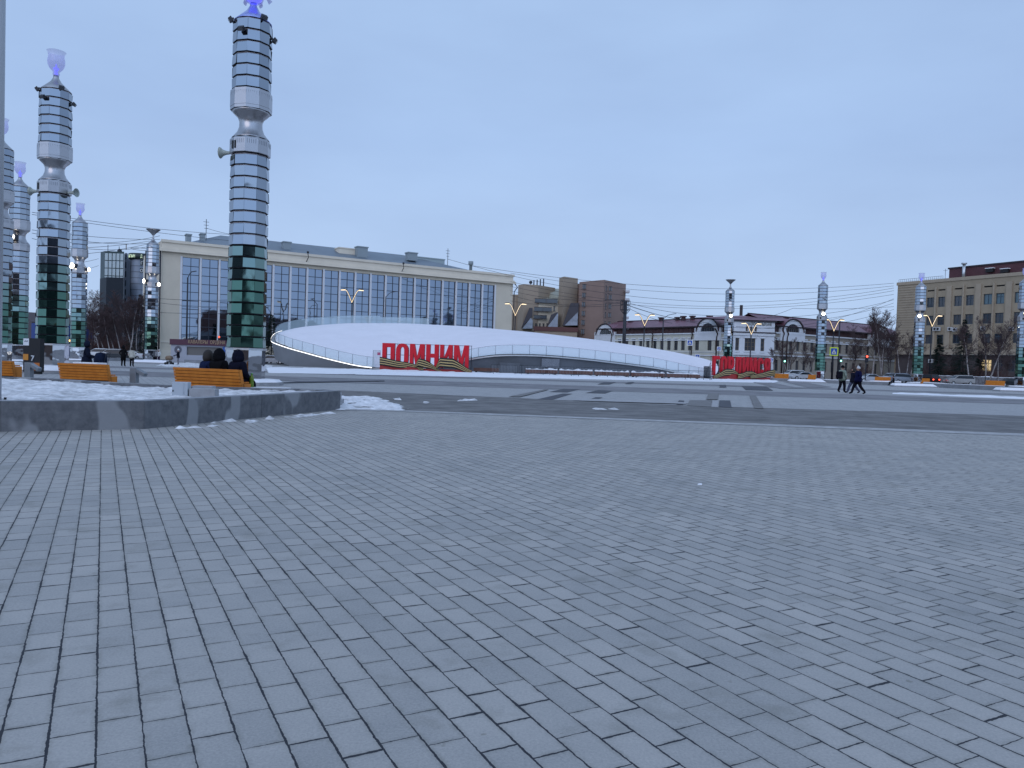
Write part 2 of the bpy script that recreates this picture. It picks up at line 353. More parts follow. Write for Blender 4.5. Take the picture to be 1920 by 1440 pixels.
for L, m in [([(1030, 735), (1057, 729), (1088, 730), (1063, 736)], dkpav), ([(1007, 749), (1055, 738), (1073, 738.5), (1035, 750)], dkpav),
             ([(1098, 737), (1122, 731.5), (1150, 733), (1135, 738)], dkpav), ([(1100, 751), (1117, 745), (1130, 745.5), (1113, 752)], dkpav),
             ([(1268, 759), (1273, 751), (1283, 751.5), (1281, 759.5)], dkpav),
             ([(1349, 751), (1369, 751.5), (1372, 765), (1348, 764)], dkpav), ([(1336, 751), (1347.5, 751), (1346.5, 764), (1334, 763.5)], ltpav),
             ([(1288, 761), (1293, 751), (1335, 751), (1332.5, 763.5)], brpav), ([(1390, 724), (1437, 725), (1450, 733), (1398, 731.5)], dkpav),
             ([(1410, 716.5), (1445, 717), (1505, 729), (1462, 729)], band2), ([(1468, 716), (1510, 717), (1560, 726), (1520, 728)], band2),
             ([(1349, 722), (1361, 722), (1362, 727), (1349, 727)], dkpav), ([(1120, 721), (1132, 717), (1155, 717), (1143, 721)], dkpav),
             ([(1405, 742), (1417, 742), (1432, 767), (1415, 766.5)], brpav), ([(1328, 738), (1348, 738.5), (1346, 750), (1324, 750)], brpav),
             ([(1172, 720), (1180, 716.5), (1190, 716.5), (1183, 720.5)], dkpav),
             ([(953, 744.5), (1020, 731), (1030, 731), (975, 745)], brpav), ([(1073, 752), (1082, 748), (1290, 756), (1286, 758.5)], ltpav),
             ([(500, 719.5), (560, 716), (720, 714), (722, 715.5)], dkpav), ([(730, 744), (700, 712), (705, 712), (740, 744)], band2) ][:19]:
    INL = globals().get('INL', 0)+1; sheet('paving_inlay', [at(*q) for q in L], .007+.0012*INL, m)
# thin frosted patches and the snow strips
def snowpoly(name, px, z=.02, seed=1, nx=30, ny=6, h=.1, m=None, ragged=False):
    return grid_sheet(name, [at(*q) for q in px], z, m or snow, nx, ny, h, seed, ragged=ragged)
snowpoly('snow_bank', [(500, 699), (1450, 718), (1470, 711.5), (500, 688.5)], .0, 3, 120, 10, .16)
snowpoly('snow_patch', [(540, 776), (800, 771), (715, 744), (590, 738)], .0, 5, 110, 70, .016, pm('patch_snow', (.55, .54, .55), .7, col2=(.85, .83, .84), vs=4, bump=.8, bs=6), True)
snowpoly('snow_line', [(1673, 738.5), (1925, 748.5), (1925, 744.5), (1673, 736)], .0, 6, 60, 3, .1)
snowpoly('snow_patch', [(285, 687), (520, 692), (520, 684), (285, 679)], .0, 8, 60, 12, .05, snow_dirty, True)
for i, L in enumerate([[(1110, 769), (1180, 770), (1160, 766), (1105, 766)], [(850, 753), (900, 751), (895, 748.5), (858, 750)], [(790, 757), (812, 758), (806, 754), (792, 754)],
                       [(738, 750), (755, 751), (752, 747), (735, 747)], [(300, 806), (400, 801), (420, 797), (330, 802)], [(380, 796), (450, 790), (440, 784), (390, 792)],
                       [(450, 797), (520, 786), (520, 783), (450, 790)], [(520, 787), (640, 775), (640, 770), (520, 782)]]):
    snowpoly('snow_patch', L, .005, 20+i, 60, 24, .005, snow_dirty, True)
snowpoly('snow_patch', [(1312-4, 909.5), (1318, 909.5), (1317, 907), (1309, 907)], .002, 31, 5, 4, .012)
# ------------------------------------------------------------------ planter in the foreground
def pin(px, D): v = gD(px, D); return Vector((v.x, v.y, 0))
pl = [pin(-300, 12.1), pin(0, 12.7), pin(270, 13.9), pin(638, 20.8), pin(600, 21.6), pin(350, 21.0), pin(237, 21.8), pin(100, 23.4), pin(-300, 24.5)]
planter = thing('planter', 'long low grey concrete planter filled with snow, in the left foreground', 'planter', (0, 0, 0))
def inset(poly, d):
    n = len(poly); r = []
    for i in range(n):
        a, b, c = poly[i-1], poly[i], poly[(i+1) % n]
        e1 = (b-a).normalized(); e2 = (c-b).normalized(); n1 = Vector((-e1.y, e1.x, 0)); n2 = Vector((-e2.y, e2.x, 0))
        k = (n1+n2); k = k/max(.35, k.length_squared/2)
        r.append(b+k*d)
    return r
pin_ = inset(pl, .33)
wallm = None
def stained():
    m = pm('planter_wall', (.085, .092, .105), .8); t = m.node_tree; b = t.nodes['Principled BSDF']
    c = N(t, 'ShaderNodeTexCoord'); mp = N(t, 'ShaderNodeMapping'); mp.inputs['Scale'].default_value = (1, 1, .55)
    n = N(t, 'ShaderNodeTexNoise'); n.inputs['Scale'].default_value = 1.5; n.inputs['Detail'].default_value = 2.5; n.inputs['Roughness'].default_value = .35
    r = N(t, 'ShaderNodeValToRGB'); r.color_ramp.elements[0].position = .565; r.color_ramp.elements[0].color = (0, 0, 0, 1); r.color_ramp.elements[1].position = .60; r.color_ramp.elements[1].color = (1, 1, 1, 1)
    n2 = N(t, 'ShaderNodeTexNoise'); n2.inputs['Scale'].default_value = 6; n2.inputs['Detail'].default_value = 8; n2.inputs['Roughness'].default_value = .7
    r2 = N(t, 'ShaderNodeValToRGB'); r2.color_ramp.elements[0].position = .3; r2.color_ramp.elements[0].color = (.085, .09, .10, 1); r2.color_ramp.elements[1].position = .7; r2.color_ramp.elements[1].color = (.18, .182, .19, 1)
    mx = N(t, 'ShaderNodeMix', data_type='RGBA'); mx.inputs[7].default_value = (.32, .325, .335, 1)
    t.links.new(c.outputs['Object'], mp.inputs[0]); t.links.new(mp.outputs[0], n.inputs[0]); t.links.new(n.outputs[0], r.inputs[0]); t.links.new(c.outputs['Object'], n2.inputs[0]); t.links.new(n2.outputs[0], r2.inputs[0])
    t.links.new(math_(t, 'MULTIPLY', r.outputs[0], .7), mx.inputs[0]); t.links.new(r2.outputs[0], mx.inputs[6]); t.links.new(mx.outputs[2], b.inputs['Base Color'])
    bp = N(t, 'ShaderNodeBump'); bp.inputs['Strength'].default_value = .3; bp.inputs['Distance'].default_value = .02; t.links.new(n2.outputs[0], bp.inputs['Height']); t.links.new(bp.outputs[0], b.inputs['Normal'])
    return m
wallm = stained()
s = MB(); n = len(pl); H = .505
for i in range(n):
    j = (i+1) % n; a, b, c, d = pl[i], pl[j], pin_[j], pin_[i]
    # front segments are separate blocks with joints
    L = (b-a).length; k = max(1, round(L/3.4)) if i < 3 else 1
    for q in range(k):
        g = .006/L
        t0, t1 = q/k+(g if q else 0), (q+1)/k-(g if q < k-1 else 0)
        A, B, Cc, Dd = a.lerp(b, t0), a.lerp(b, t1), d.lerp(c, t1), d.lerp(c, t0)
        s.hexa([(*A[:2], -.02), (*B[:2], -.02), (*Cc[:2], -.02), (*Dd[:2], -.02), (*A[:2], H), (*B[:2], H), (*Cc[:2], H), (*Dd[:2], H)])
s.build('wall', wallm, planter, bevel=.012)
s = MB()
for i in range(3):
    j = i+1; a, b, c, d = pl[i], pl[j], pin_[j], pin_[i]
    s.add([(*a.lerp(d, .04)[:2], H+.004), (*b.lerp(c, .04)[:2], H+.004), (*b.lerp(c, .97)[:2], H+.004), (*a.lerp(d, .97)[:2], H+.004)], [(0, 1, 2, 3)])
s.build('coping', pm('coping', (.27, .275, .29), .8, var=.2, vs=4, bump=.2), planter)
from mathutils import noise as MN
def inpoly(p, poly):
    c = False; n = len(poly)
    for i in range(n):
        a, b = poly[i], poly[i-1]
        if (a.y > p.y) != (b.y > p.y) and p.x < (b.x-a.x)*(p.y-a.y)/(b.y-a.y)+a.x: c = not c
    return c
s = MB(); idx = {}; vs = []; fs = []; step = .07
x0, x1, y0, y1 = -17.2, -2.6, 11.5, 24.5
nx, ny = int((x1-x0)/step), int((y1-y0)/step)
def hsn(x, y):
    q = Vector((x, y*1.0, 0)); return .43+.055*MN.noise(q*1.2)+.05*MN.noise(q*3.3)+.035*abs(MN.noise(q*7.1))
inn = inset(pl, .30)
for j in range(ny+1):
    for i in range(nx+1):
        x, y = x0+i*step, y0+j*step
        if inpoly(Vector((x, y)), inn): idx[(i, j)] = len(vs); vs.append((x, y, hsn(x, y)))
for (i, j) in idx:
    if all(k in idx for k in ((i+1, j), (i, j+1), (i+1, j+1))): fs.append((idx[(i, j)], idx[(i+1, j)], idx[(i+1, j+1)], idx[(i, j+1)]))
s.add(vs, fs, 0, True); tag(s.build('planter_snow', snow_dirty), kind='structure')
# ledge behind the planter: snowy kerb
# ------------------------------------------------------------------ mirrored columns
def deca(r0, z0, r1, z1, jit, rot): pass
def ring_mesh(seed, mat_side):
    """one decagonal mirrored band, height .53 incl. shadow gap; returns mesh object data builder"""
    rnd = random.Random(seed); s = MB(); n = 10; rot = math.pi/10
    prof = [(.70, .0), (.885, .0), (.872, .435), (.83, .485), (.79, .485), (.79, .531)]
    mis = [2, 0, 1, 2, 2]
    jit = [rnd.uniform(-.022, .022) for _ in range(n*2)]
    # each facet its own quad so that the panels catch different reflections
    for i in range(n):
        a0, a1 = 2*math.pi*i/n+rot, 2*math.pi*(i+1)/n+rot
        for k in range(5):
            (ra, za), (rb, zb) = prof[k], prof[k+1]
            if k == 1:
                ra += jit[i]; rb += jit[n+i]
                g = .004
                p = [(ra*math.cos(a0+g), ra*math.sin(a0+g), za), (ra*math.cos(a1-g), ra*math.sin(a1-g), za), (rb*math.cos(a1-g), rb*math.sin(a1-g), zb), (rb*math.cos(a0+g), rb*math.sin(a0+g), zb)]
            else:
                p = [(ra*math.cos(a0), ra*math.sin(a0), za), (ra*math.cos(a1), ra*math.sin(a1), za), (rb*math.cos(a1), rb*math.sin(a1), zb), (rb*math.cos(a0), rb*math.sin(a0), zb)]
            s.add(p, [(0, 1, 2, 3)], mis[k])
    return s
RINGD = {}
gapm = pm('shadow_gap', (.045, .045, .055), .5, .5); bevm = pm('ring_bevel', (.50, .47, .49), .35, .6)
def ring(parent, z, green, seed, rz):
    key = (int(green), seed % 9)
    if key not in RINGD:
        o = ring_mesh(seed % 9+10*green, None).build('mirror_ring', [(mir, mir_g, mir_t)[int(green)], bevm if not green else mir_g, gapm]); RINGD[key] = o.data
        o.parent = parent
    else:
        o = bpy.data.objects.new('mirror_ring', RINGD[key]); COL.objects.link(o); o.parent = parent
    o.location.z = z; o.rotation_euler.z = rz
    return o
def horn(parent, z, az, name='horn_speaker'):
    s = MB(); prof = [(.05, 0), (.07, .1), (.10, .3), (.17, .48), (.27, .58), (.25, .57), (.12, .4), (.02, .3)]
    s.lathe(prof, 14, mi=0, caps=False); s.box(-.1, .1, -.1, .1, -.25, 0, 1)
    o = s.build(name, [pm('speaker_grey', (.38, .42, .38), .5), steel_dk], parent)
    o.rotation_euler = (math.radians(90), 0, az+math.pi/2); o.location = (.9*math.cos(az), .9*math.sin(az), z); return o
def flood(parent, z, az, r=.98, lit=False, tilt=.5, scl=1.0):
    s = MB(); s.box(-.04, .04, -.2, .1, -.05, .05, 1)
    s.hexa([(-.17, -.1, -.14), (.17, -.1, -.14), (.17, .12, -.1), (-.17, .12, -.1), (-.17, -.1, .14), (.17, -.1, .14), (.17, .12, .1), (-.17, .12, .1)][:8], 0)
    (s.ball((0, .14, 0), .15, 2, 12, (1, .45, 1)) if lit else s.box(-.15, .15, .121, .13, -.09, .09, 2))
    o = s.build('floodlight', [steel_dk, steel_dk, fl_on if lit else glass_m2], parent)
    o.rotation_euler = (tilt, 0, az-math.pi/2); o.location = (r*math.cos(az), r*math.sin(az), z); o.scale = (scl,)*3; return o
def column(name, px, D, kind, label, rz, lit=(), plinth_snow=True, horns=(), topfl=True, nfl=6, seed=0):
    g = gD(px, D); t = thing(name, label, 'column', g, rz, 'mirrored columns standing around the square'); rnd = random.Random(seed)
    # step with snow, pedestal
    s = MB(); s.lathe([(1.75, 0), (1.75, .14)], 10, rot=math.pi/10, smooth=False); s.build('step', conc_lt, t)
    if plinth_snow:
        s = MB(); s.lathe([(1.70, .145), (1.55, .26), (1.0, .29)], 10, rot=math.pi/10, smooth=False); s.build('snow_cap', snow, t)
    s = MB(); s.lathe([(.90, .15), (.90, 1.62)], 8, rot=math.pi/8, smooth=False, mi=0); s.lathe([(.95, 1.62), (.95, 1.72), (.8, 1.74)], 8, rot=math.pi/8, smooth=False, mi=1)
    s.build('pedestal', [mir_p, steel_br], t)
    s = MB(); s.lathe([(.78, 1.7), (.78, 11.4)], 10, rot=math.pi/10, smooth=False, caps=False); s.build('core', gapm, t)
    s = MB(); s.lathe([(.78, 13.0), (.78, 17.0)], 10, rot=math.pi/10, smooth=False, caps=False); s.build('core', gapm, t)
    z = 1.76; k = 0
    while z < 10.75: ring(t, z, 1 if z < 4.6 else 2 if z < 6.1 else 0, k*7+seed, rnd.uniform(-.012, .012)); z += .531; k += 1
    s = MB()                                                                   # collar, neck, upper ornament band
    s.lathe([(.90, 10.80), (.925, 10.82), (.925, 11.45), (.86, 11.55)], 10, rot=math.pi/10, smooth=False)
    s.build('ornament_band', mir_o, t)
    s = MB(); s.lathe([(.86, 11.55), (.80, 11.62), (.62, 11.85), (.53, 12.1), (.52, 12.35), (.60, 12.55), (.78, 12.72), (.90, 12.86)], 24)
    s.build('neck', mir_o, t)
    s = MB(); s.lathe([(.90, 12.83), (.94, 12.84), (.94, 12.98), (.95, 12.99), (.94, 13.74), (.86, 13.80)], 10, rot=math.pi/10, smooth=False, mis=[2, 0, 0, 0, 0]); ob = s.build('ornament_band', [mir_o, mir_o, gapm], t)
    # carved frieze: little ribs ending in points
    s = MB()
    for i in range(60):
        a = 2*math.pi*i/60; m = 2*math.pi/10; aa = ((a-math.pi/10) % m)-m/2; r = .94*math.cos(math.pi/10)/math.cos(aa)+.002
        c_, s_ = math.cos(a), math.sin(a); zl = 13.40+.12*abs(((i % 6)-3)/3)
        s.add([(r*c_+s_*.012, r*s_-c_*.012, zl), (r*c_-s_*.012, r*s_+c_*.012, zl), (r*c_-s_*.012, r*s_+c_*.012, 13.62), (r*c_+s_*.012, r*s_-c_*.012, 13.62)], [(0, 1, 2, 3)])
        if abs(aa) < .25: s.add([(r*.985*c_+s_*.01, r*.985*s_-c_*.01, 11.2), (r*.985*c_-s_*.01, r*.985*s_+c_*.01, 11.2), (r*.985*c_-s_*.01, r*.985*s_+c_*.01, 11.4), (r*.985*c_+s_*.01, r*.985*s_-c_*.01, 11.4)], [(0, 1, 2, 3)])
    s.build('frieze', pm('frieze_line', (.16, .18, .21), .5, .4), ob)
    z = 13.82; k = 0
    while z < 16.9: ring(t, z, False, k*5+seed+3, rnd.uniform(-.012, .012)); z += .531; k += 1
    s = MB(); s.lathe([(.86, 16.98), (.86, 17.0), (.55, 17.3), (.30, 17.55), (.16, 17.8), (.15, 17.95)], 20)
    s.build('cone', [mir_o if kind != 'figure' else pm('cone_steel', (.35, .4, .75), .25, .8)], t)
    if kind == 'cup':
        s = MB(); s.lathe([(.15, 17.93), (.2, 18.02), (.17, 18.15), (.36, 18.36), (.47, 18.6), (.48, 18.85), (.43, 19.1), (.46, 19.28), (.53, 19.38)], 24, caps=False); s.build('cup', cup_glass, t)
        s = MB(); s.lathe([(.04, 17.9), (.10, 18.05), (.07, 18.2), (.18, 18.38), (.07, 18.44), (.02, 18.65)], 12); s.build('glow_lamp', glow_blue, t)
    elif kind == 'dish':
        s = MB(); s.lathe([(.12, 17.9), (.12, 18.3), (.35, 18.6), (.98, 19.15), (.96, 19.2), (.3, 18.75)], 16, smooth=False, caps=False); s.build('dish', mir_o, t)
        s = MB(); s.ball((0, 0, 18.95), .26, 0); s.build('glow_lamp', glow_blue if 'blue' in label else steel_br, t)
    else:
        s = MB(); s.lathe([(.2, 17.9), (.42, 18.05), (.5, 18.3), (.42, 18.6), (.35, 18.8), (.62, 19.3), (.7, 19.8), (.6, 20.2)], 20, caps=False); s.build('cup', cup_glass, t)
        s = MB(); s.lathe([(.1, 17.9), (.36, 18.1), (.42, 18.3), (.3, 18.6), (.1, 18.7)], 12); s.build('glow_lamp', glow_blue, t)
        s = MB()
        for i in range(6):
            a = 2*math.pi*i/6+.3; c_, s_ = math.cos(a), math.sin(a)
            s.tube([(c_*r, s_*r, z_) for r, z_ in ((.35, 19.6), (.6, 19.5), (.78, 19.1), (.74, 18.6), (.66, 18.25), (.72, 18.1), (.8, 18.2))], [.06, .12, .15, .13, .1, .09, .05], 8)
        s.build('horse_head', cup_glass, t)
    if topfl:
        for i in range(nfl):
            a = 2*math.pi*(i+.3)/nfl; flood(t, 17.02 if i % 2 else 16.35, a-rz, .99, False, -.6, .8)
    for az, zz, sc_ in lit:      # lit floodlights at the neck
        o = flood(t, zz, az-rz, .95, True, 0, sc_)
    for az, zz in horns: horn(t, zz, az-rz)
    s = MB(); s.box(-.12, .12, -.02, .03, -.2, .2); o = s.build('access_hatch', black, t); a = math.radians(-125)-rz
    o.location = (.90*math.cos(a), .90*math.sin(a), 11.14); o.rotation_euler.z = a+math.pi/2; o.scale = (1.2, 1, .9)
    return t
D2 = math.radians
column('mirrored_column', 460, 36.6, 'figure', 'nearest and tallest mirrored column, right behind the orange bench with three people', D2(4), horns=[(D2(175), 10.95)], seed=1)
column('mirrored_column', 97, 47, 'cup', 'mirrored column with a frosted cup on top, at the left beside the orange advertising board', D2(10), horns=[(D2(-8), 10.9), (D2(180), 10.95)], seed=2)
column('mirrored_column', -3, 61, 'cup', 'mirrored column cut by the left edge of the photo, behind the white pole', D2(6), seed=3, topfl=False)
column('mirrored_column', 33, 75, 'cup', 'mirrored column with a violet cup and a glowing neck, second from the left edge', D2(0), lit=[(D2(-90), 12.0, 2.2)], seed=4, topfl=False)
column('mirrored_column', 146, 95, 'cup', 'mirrored column with a violet cup just left of the bare birches', D2(12), lit=[(D2(-100), 11.6, 2.2), (D2(0), 11.3, 1.6)], seed=5, topfl=False)
column('mirrored_column', 283, 112, 'dish', 'mirrored column with a flat dish and blue lamp in front of the cream building corner', D2(20), lit=[(D2(-130), 11.6, 2), (D2(-20), 11.2, 1.8)], seed=6, topfl=False)
column('mirrored_column', 1363, 152, 'dish', 'mirrored column with a steel dish behind the smaller red word sign', D2(8), lit=[(D2(-90), 12.0, 2.0)], seed=7, topfl=False)
column('mirrored_column', 1536, 138, 'cup', 'mirrored column with a violet cup in front of the maroon roofed building', D2(15), lit=[(D2(-100), 11.9, 1.9)], seed=8, topfl=False)
column('mirrored_column', 1719, 135, 'cup', 'mirrored column at the left end of the tan building with windows', D2(3), lit=[(D2(-120), 11.8, 1.8)], seed=9, topfl=False)
column('mirrored_column', 1913, 125, 'cup', 'mirrored column cut by the right edge of the photo', D2(9), lit=[(D2(-110), 12.0, 1.9)], seed=10, topfl=False)
# ------------------------------------------------------------------ benches, posts, cabinet
def bench(pL, pR, H, label, hl=False, depth=.38, snow_top=False, sz=.40, grp='orange timber benches round the square'):
    d = (pR-pL); L = d.length; t = thing('bench', label, 'bench', pL, math.atan2(d.y, d.x), grp)
    ty, by = -.14, .0       # back leans toward the camera at the top
    nsl = 6; s = MB()
    for i in range(nsl):
        z0 = .07+(H-.07)*i/nsl+.006; z1 = .07+(H-.07)*(i+1)/nsl-.006
        f = lambda z: by+(ty-by)*z/H
        s.hexa([(0, f(z0), z0), (L, f(z0), z0), (L, f(z0)+.05, z0), (0, f(z0)+.05, z0), (0, f(z1), z1), (L, f(z1), z1), (L, f(z1)+.05, z1), (0, f(z1)+.05, z1)])
    s.build('backrest', orange_w, t, bevel=.004)
    s = MB(); s.hexa([(.02, by+.056, .03), (L-.02, by+.056, .03), (L-.02, by+.07, .03), (.02, by+.07, .03), (.02, ty+.056, H-.02), (L-.02, ty+.056, H-.02), (L-.02, ty+.07, H-.02), (.02, ty+.07, H-.02)])  # thin dark sheet added behind the slats, its colour stands in for shade in the gaps
    s.build('gap_backing', pm('gap_shade', (.09, .03, .006), .8), t)
    s = MB()
    for i in range(5): s.box(.06, L-.06, .08+i*.06, .13+i*.06, sz, sz+.04)
    s.build('seat', orange_w, t)
    for x in (0.0, L-.05):
        s = MB(); s.hexa([(x, .06, 0), (x+.05, .06, 0), (x+.05, depth*.45, 0), (x, depth*.45, 0), (x, -.08, H-.01), (x+.05, -.08, H-.01), (x+.05, .02, H-.01), (x, .02, H-.01)])
        s.hexa([(x, .1, .02), (x+.05, .1, .02), (x+.05, depth, .02), (x, depth, .02), (x, .06, sz-.01), (x+.05, .06, sz-.01), (x+.05, depth, sz-.01), (x, depth, sz-.01)])
        s.build('end_panel', orange_w, t)
    s = MB(); s.box(.1, L-.1, .1, .34, 0, .07); s.build('base', steel_dk, t)
    if snow_top:
        s = MB(); s.box(L*.25, L*.75, .0, .45, H-.12, H+.035); s.build('snow', snow, t, bevel=.02)
    return t
PZ = .38
def gP(px, D): v = gD(px, D); v.z = PZ; return v
b3L, b3R = gP(330, 22.3), gP(451, 21.3)
b3 = bench(b3L, b3R, .61, 'nearest orange slatted bench, three people sit on it with their backs to the camera', sz=.22)
b2L, b2R = gP(113, 24.6), gP(203, 24.2); bench(b2L, b2R, .59, 'orange slatted bench with snow on its seat, between two slanted grey posts', snow_top=True, sz=.22)
bench(gP(-70, 25.9), gP(25, 25.7), .58, 'orange slatted bench cut by the left edge, behind the white pole')
for a, b, D, lab in [(1452, 1478, 118, 'orange bench just right of the smaller red word sign'), (1515, 1529, 118, 'short orange bench against the mirrored column left of the walkers'), (1640, 1669, 112, 'orange bench beside the sitting dark figure'),
                     (1728, 1742, 108, 'short orange bench half behind the column before the tan building'), (1848, 1883, 103, 'rightmost orange bench on the low grey wall')]:
    bb = bench(gD(a, D), gD(b, D), .95, lab); bb.location.z = .12
def post(px, D, h, label):
    g = gP(px, D); t = thing('slanted_post', label, 'post', g, D2(-8), 'grey posts with slanted heads')
    s = MB(); s.box(-.11, .11, -.08, .1, 0, h); s.build('shaft', pm('post_steel', (.22, .24, .26), .45, .5, var=.1, vs=5), t, bevel=.01)
    s = MB(); s.hexa([(.112, -.08, h-.15), (.36, -.06, h-.29), (.36, .12, h-.29), (.112, .1, h-.15), (.112, -.08, h-.02), (.40, -.06, h-.18), (.40, .12, h-.18), (.112, .1, h-.02)])
    s.build('lamp_head', pm('post_steel', (.3, .3, .3), .4), t, bevel=.008)
post(53.5, 25.8, .54, 'grey slanted-head post between the cut bench and the bench with snow'); post(251, 24.9, .50, 'grey slanted-head post between the two big orange benches')
z_s = .46
c0 = at(322, 743, z_s); t = thing('electrical_cabinet', 'small pale grey electrical cabinet standing in the planter snow', 'cabinet', (c0.x, c0.y, z_s-.08), D2(4))
pcab = pm('cabinet_paint', (.42, .46, .50), .5)
s = MB(); s.box(0, .33, 0, .22, 0, .39); s.build('body', pcab, t, bevel=.008)
s = MB(); s.box(.015, .25, -.012, -.002, .02, .37); d = s.build('door', pcab, t)
s = MB(); s.box(.02, .04, -.022, -.013, .18, .22); s.build('lock', black, d)
t = thing('concrete_block', 'low grey concrete block beside the small electrical cabinet', 'block', (c0.x+.36, c0.y+.02, z_s-.08), D2(4))
s = MB(); s.box(0, .55, 0, .28, 0, .26); s.build('block', conc_lt, t, bevel=.01)
s = MB(); s.box(-.1, .32, .5, .8, 0, .3); s.build('block', conc_lt, t, bevel=.01)
# white pole at the left edge
g = at(-15.5, 746, .5); t = thing('white_pole', 'tall pale grey metal pole rising out of the frame at the left edge', 'pole', (g.x, g.y, .42))
s = MB(); s.lathe([(.145, 0), (.135, 6), (.12, 12)], 20); s.build('shaft', pole_w, t)
s = MB(); s.lathe([(.24, 0), (.24, .03)], 16); s.build('flange', pole_w, t)
for k in range(6):
    a = k*math.pi/3-.5; s = MB(); s.lathe([(.022, .03), (.022, .09)], 8, c=(.2*math.cos(a), .2*math.sin(a), 0)); s.build('bolt', black, t)
# green bottle on the snowy step
g = gD(471, 21.8); t = thing('bottle', 'yellow-green plastic drink bottle standing beside the bench with three people', 'bottle', (g.x, g.y, .495))
s = MB(); s.lathe([(.055, 0), (.06, .02), (.06, .12), (.052, .15), (.06, .18), (.06, .26), (.03, .34), (.025, .36)], 14); s.build('body', pm('bottle_green', (.13, .20, .02), .2), t)
s = MB(); s.lathe([(.028, .36), (.028, .39)], 10); s.build('cap', pm('cap_green', (.05, .3, .05), .4), t)
s = MB(); s.box(-.25, 1.05, -.2, .45, .384, .45); o = s.build('step_slab', conc_lt, None, loc=(g.x, g.y, 0)); tag(o, kind='structure')
s = MB(); s.box(-.1, 1.0, -.17, .42, .453, .492); o = s.build('step_snow', snow, None, loc=(g.x, g.y, 0), bevel=.015); tag(o, kind='structure')
def tier(pts, z, name, m, top=None):
    s = MB(); s.prism([(p.x, p.y) for p in pts], -.02, z, 0); o = s.build(name, m); return tag(o, kind='structure')
tier([gD(-300, 24.6), gD(100, 23.5), gD(237, 21.9), gD(350, 21.1), gD(600, 21.7), gD(636, 21.1), gD(640, 22.6), gD(520, 22.7), gD(300, 22.9), gD(110, 25.2), gD(-300, 27.2)], PZ, 'bench_platform', conc_lt)
tier([gD(-300, 27.25), gD(110, 25.25), gD(300, 22.95), gD(520, 22.75), gD(640, 22.65), gD(645, 23.6), gD(300, 24.3), gD(110, 26.8), gD(-300, 29)], .15, 'bench_step', conc_lt)
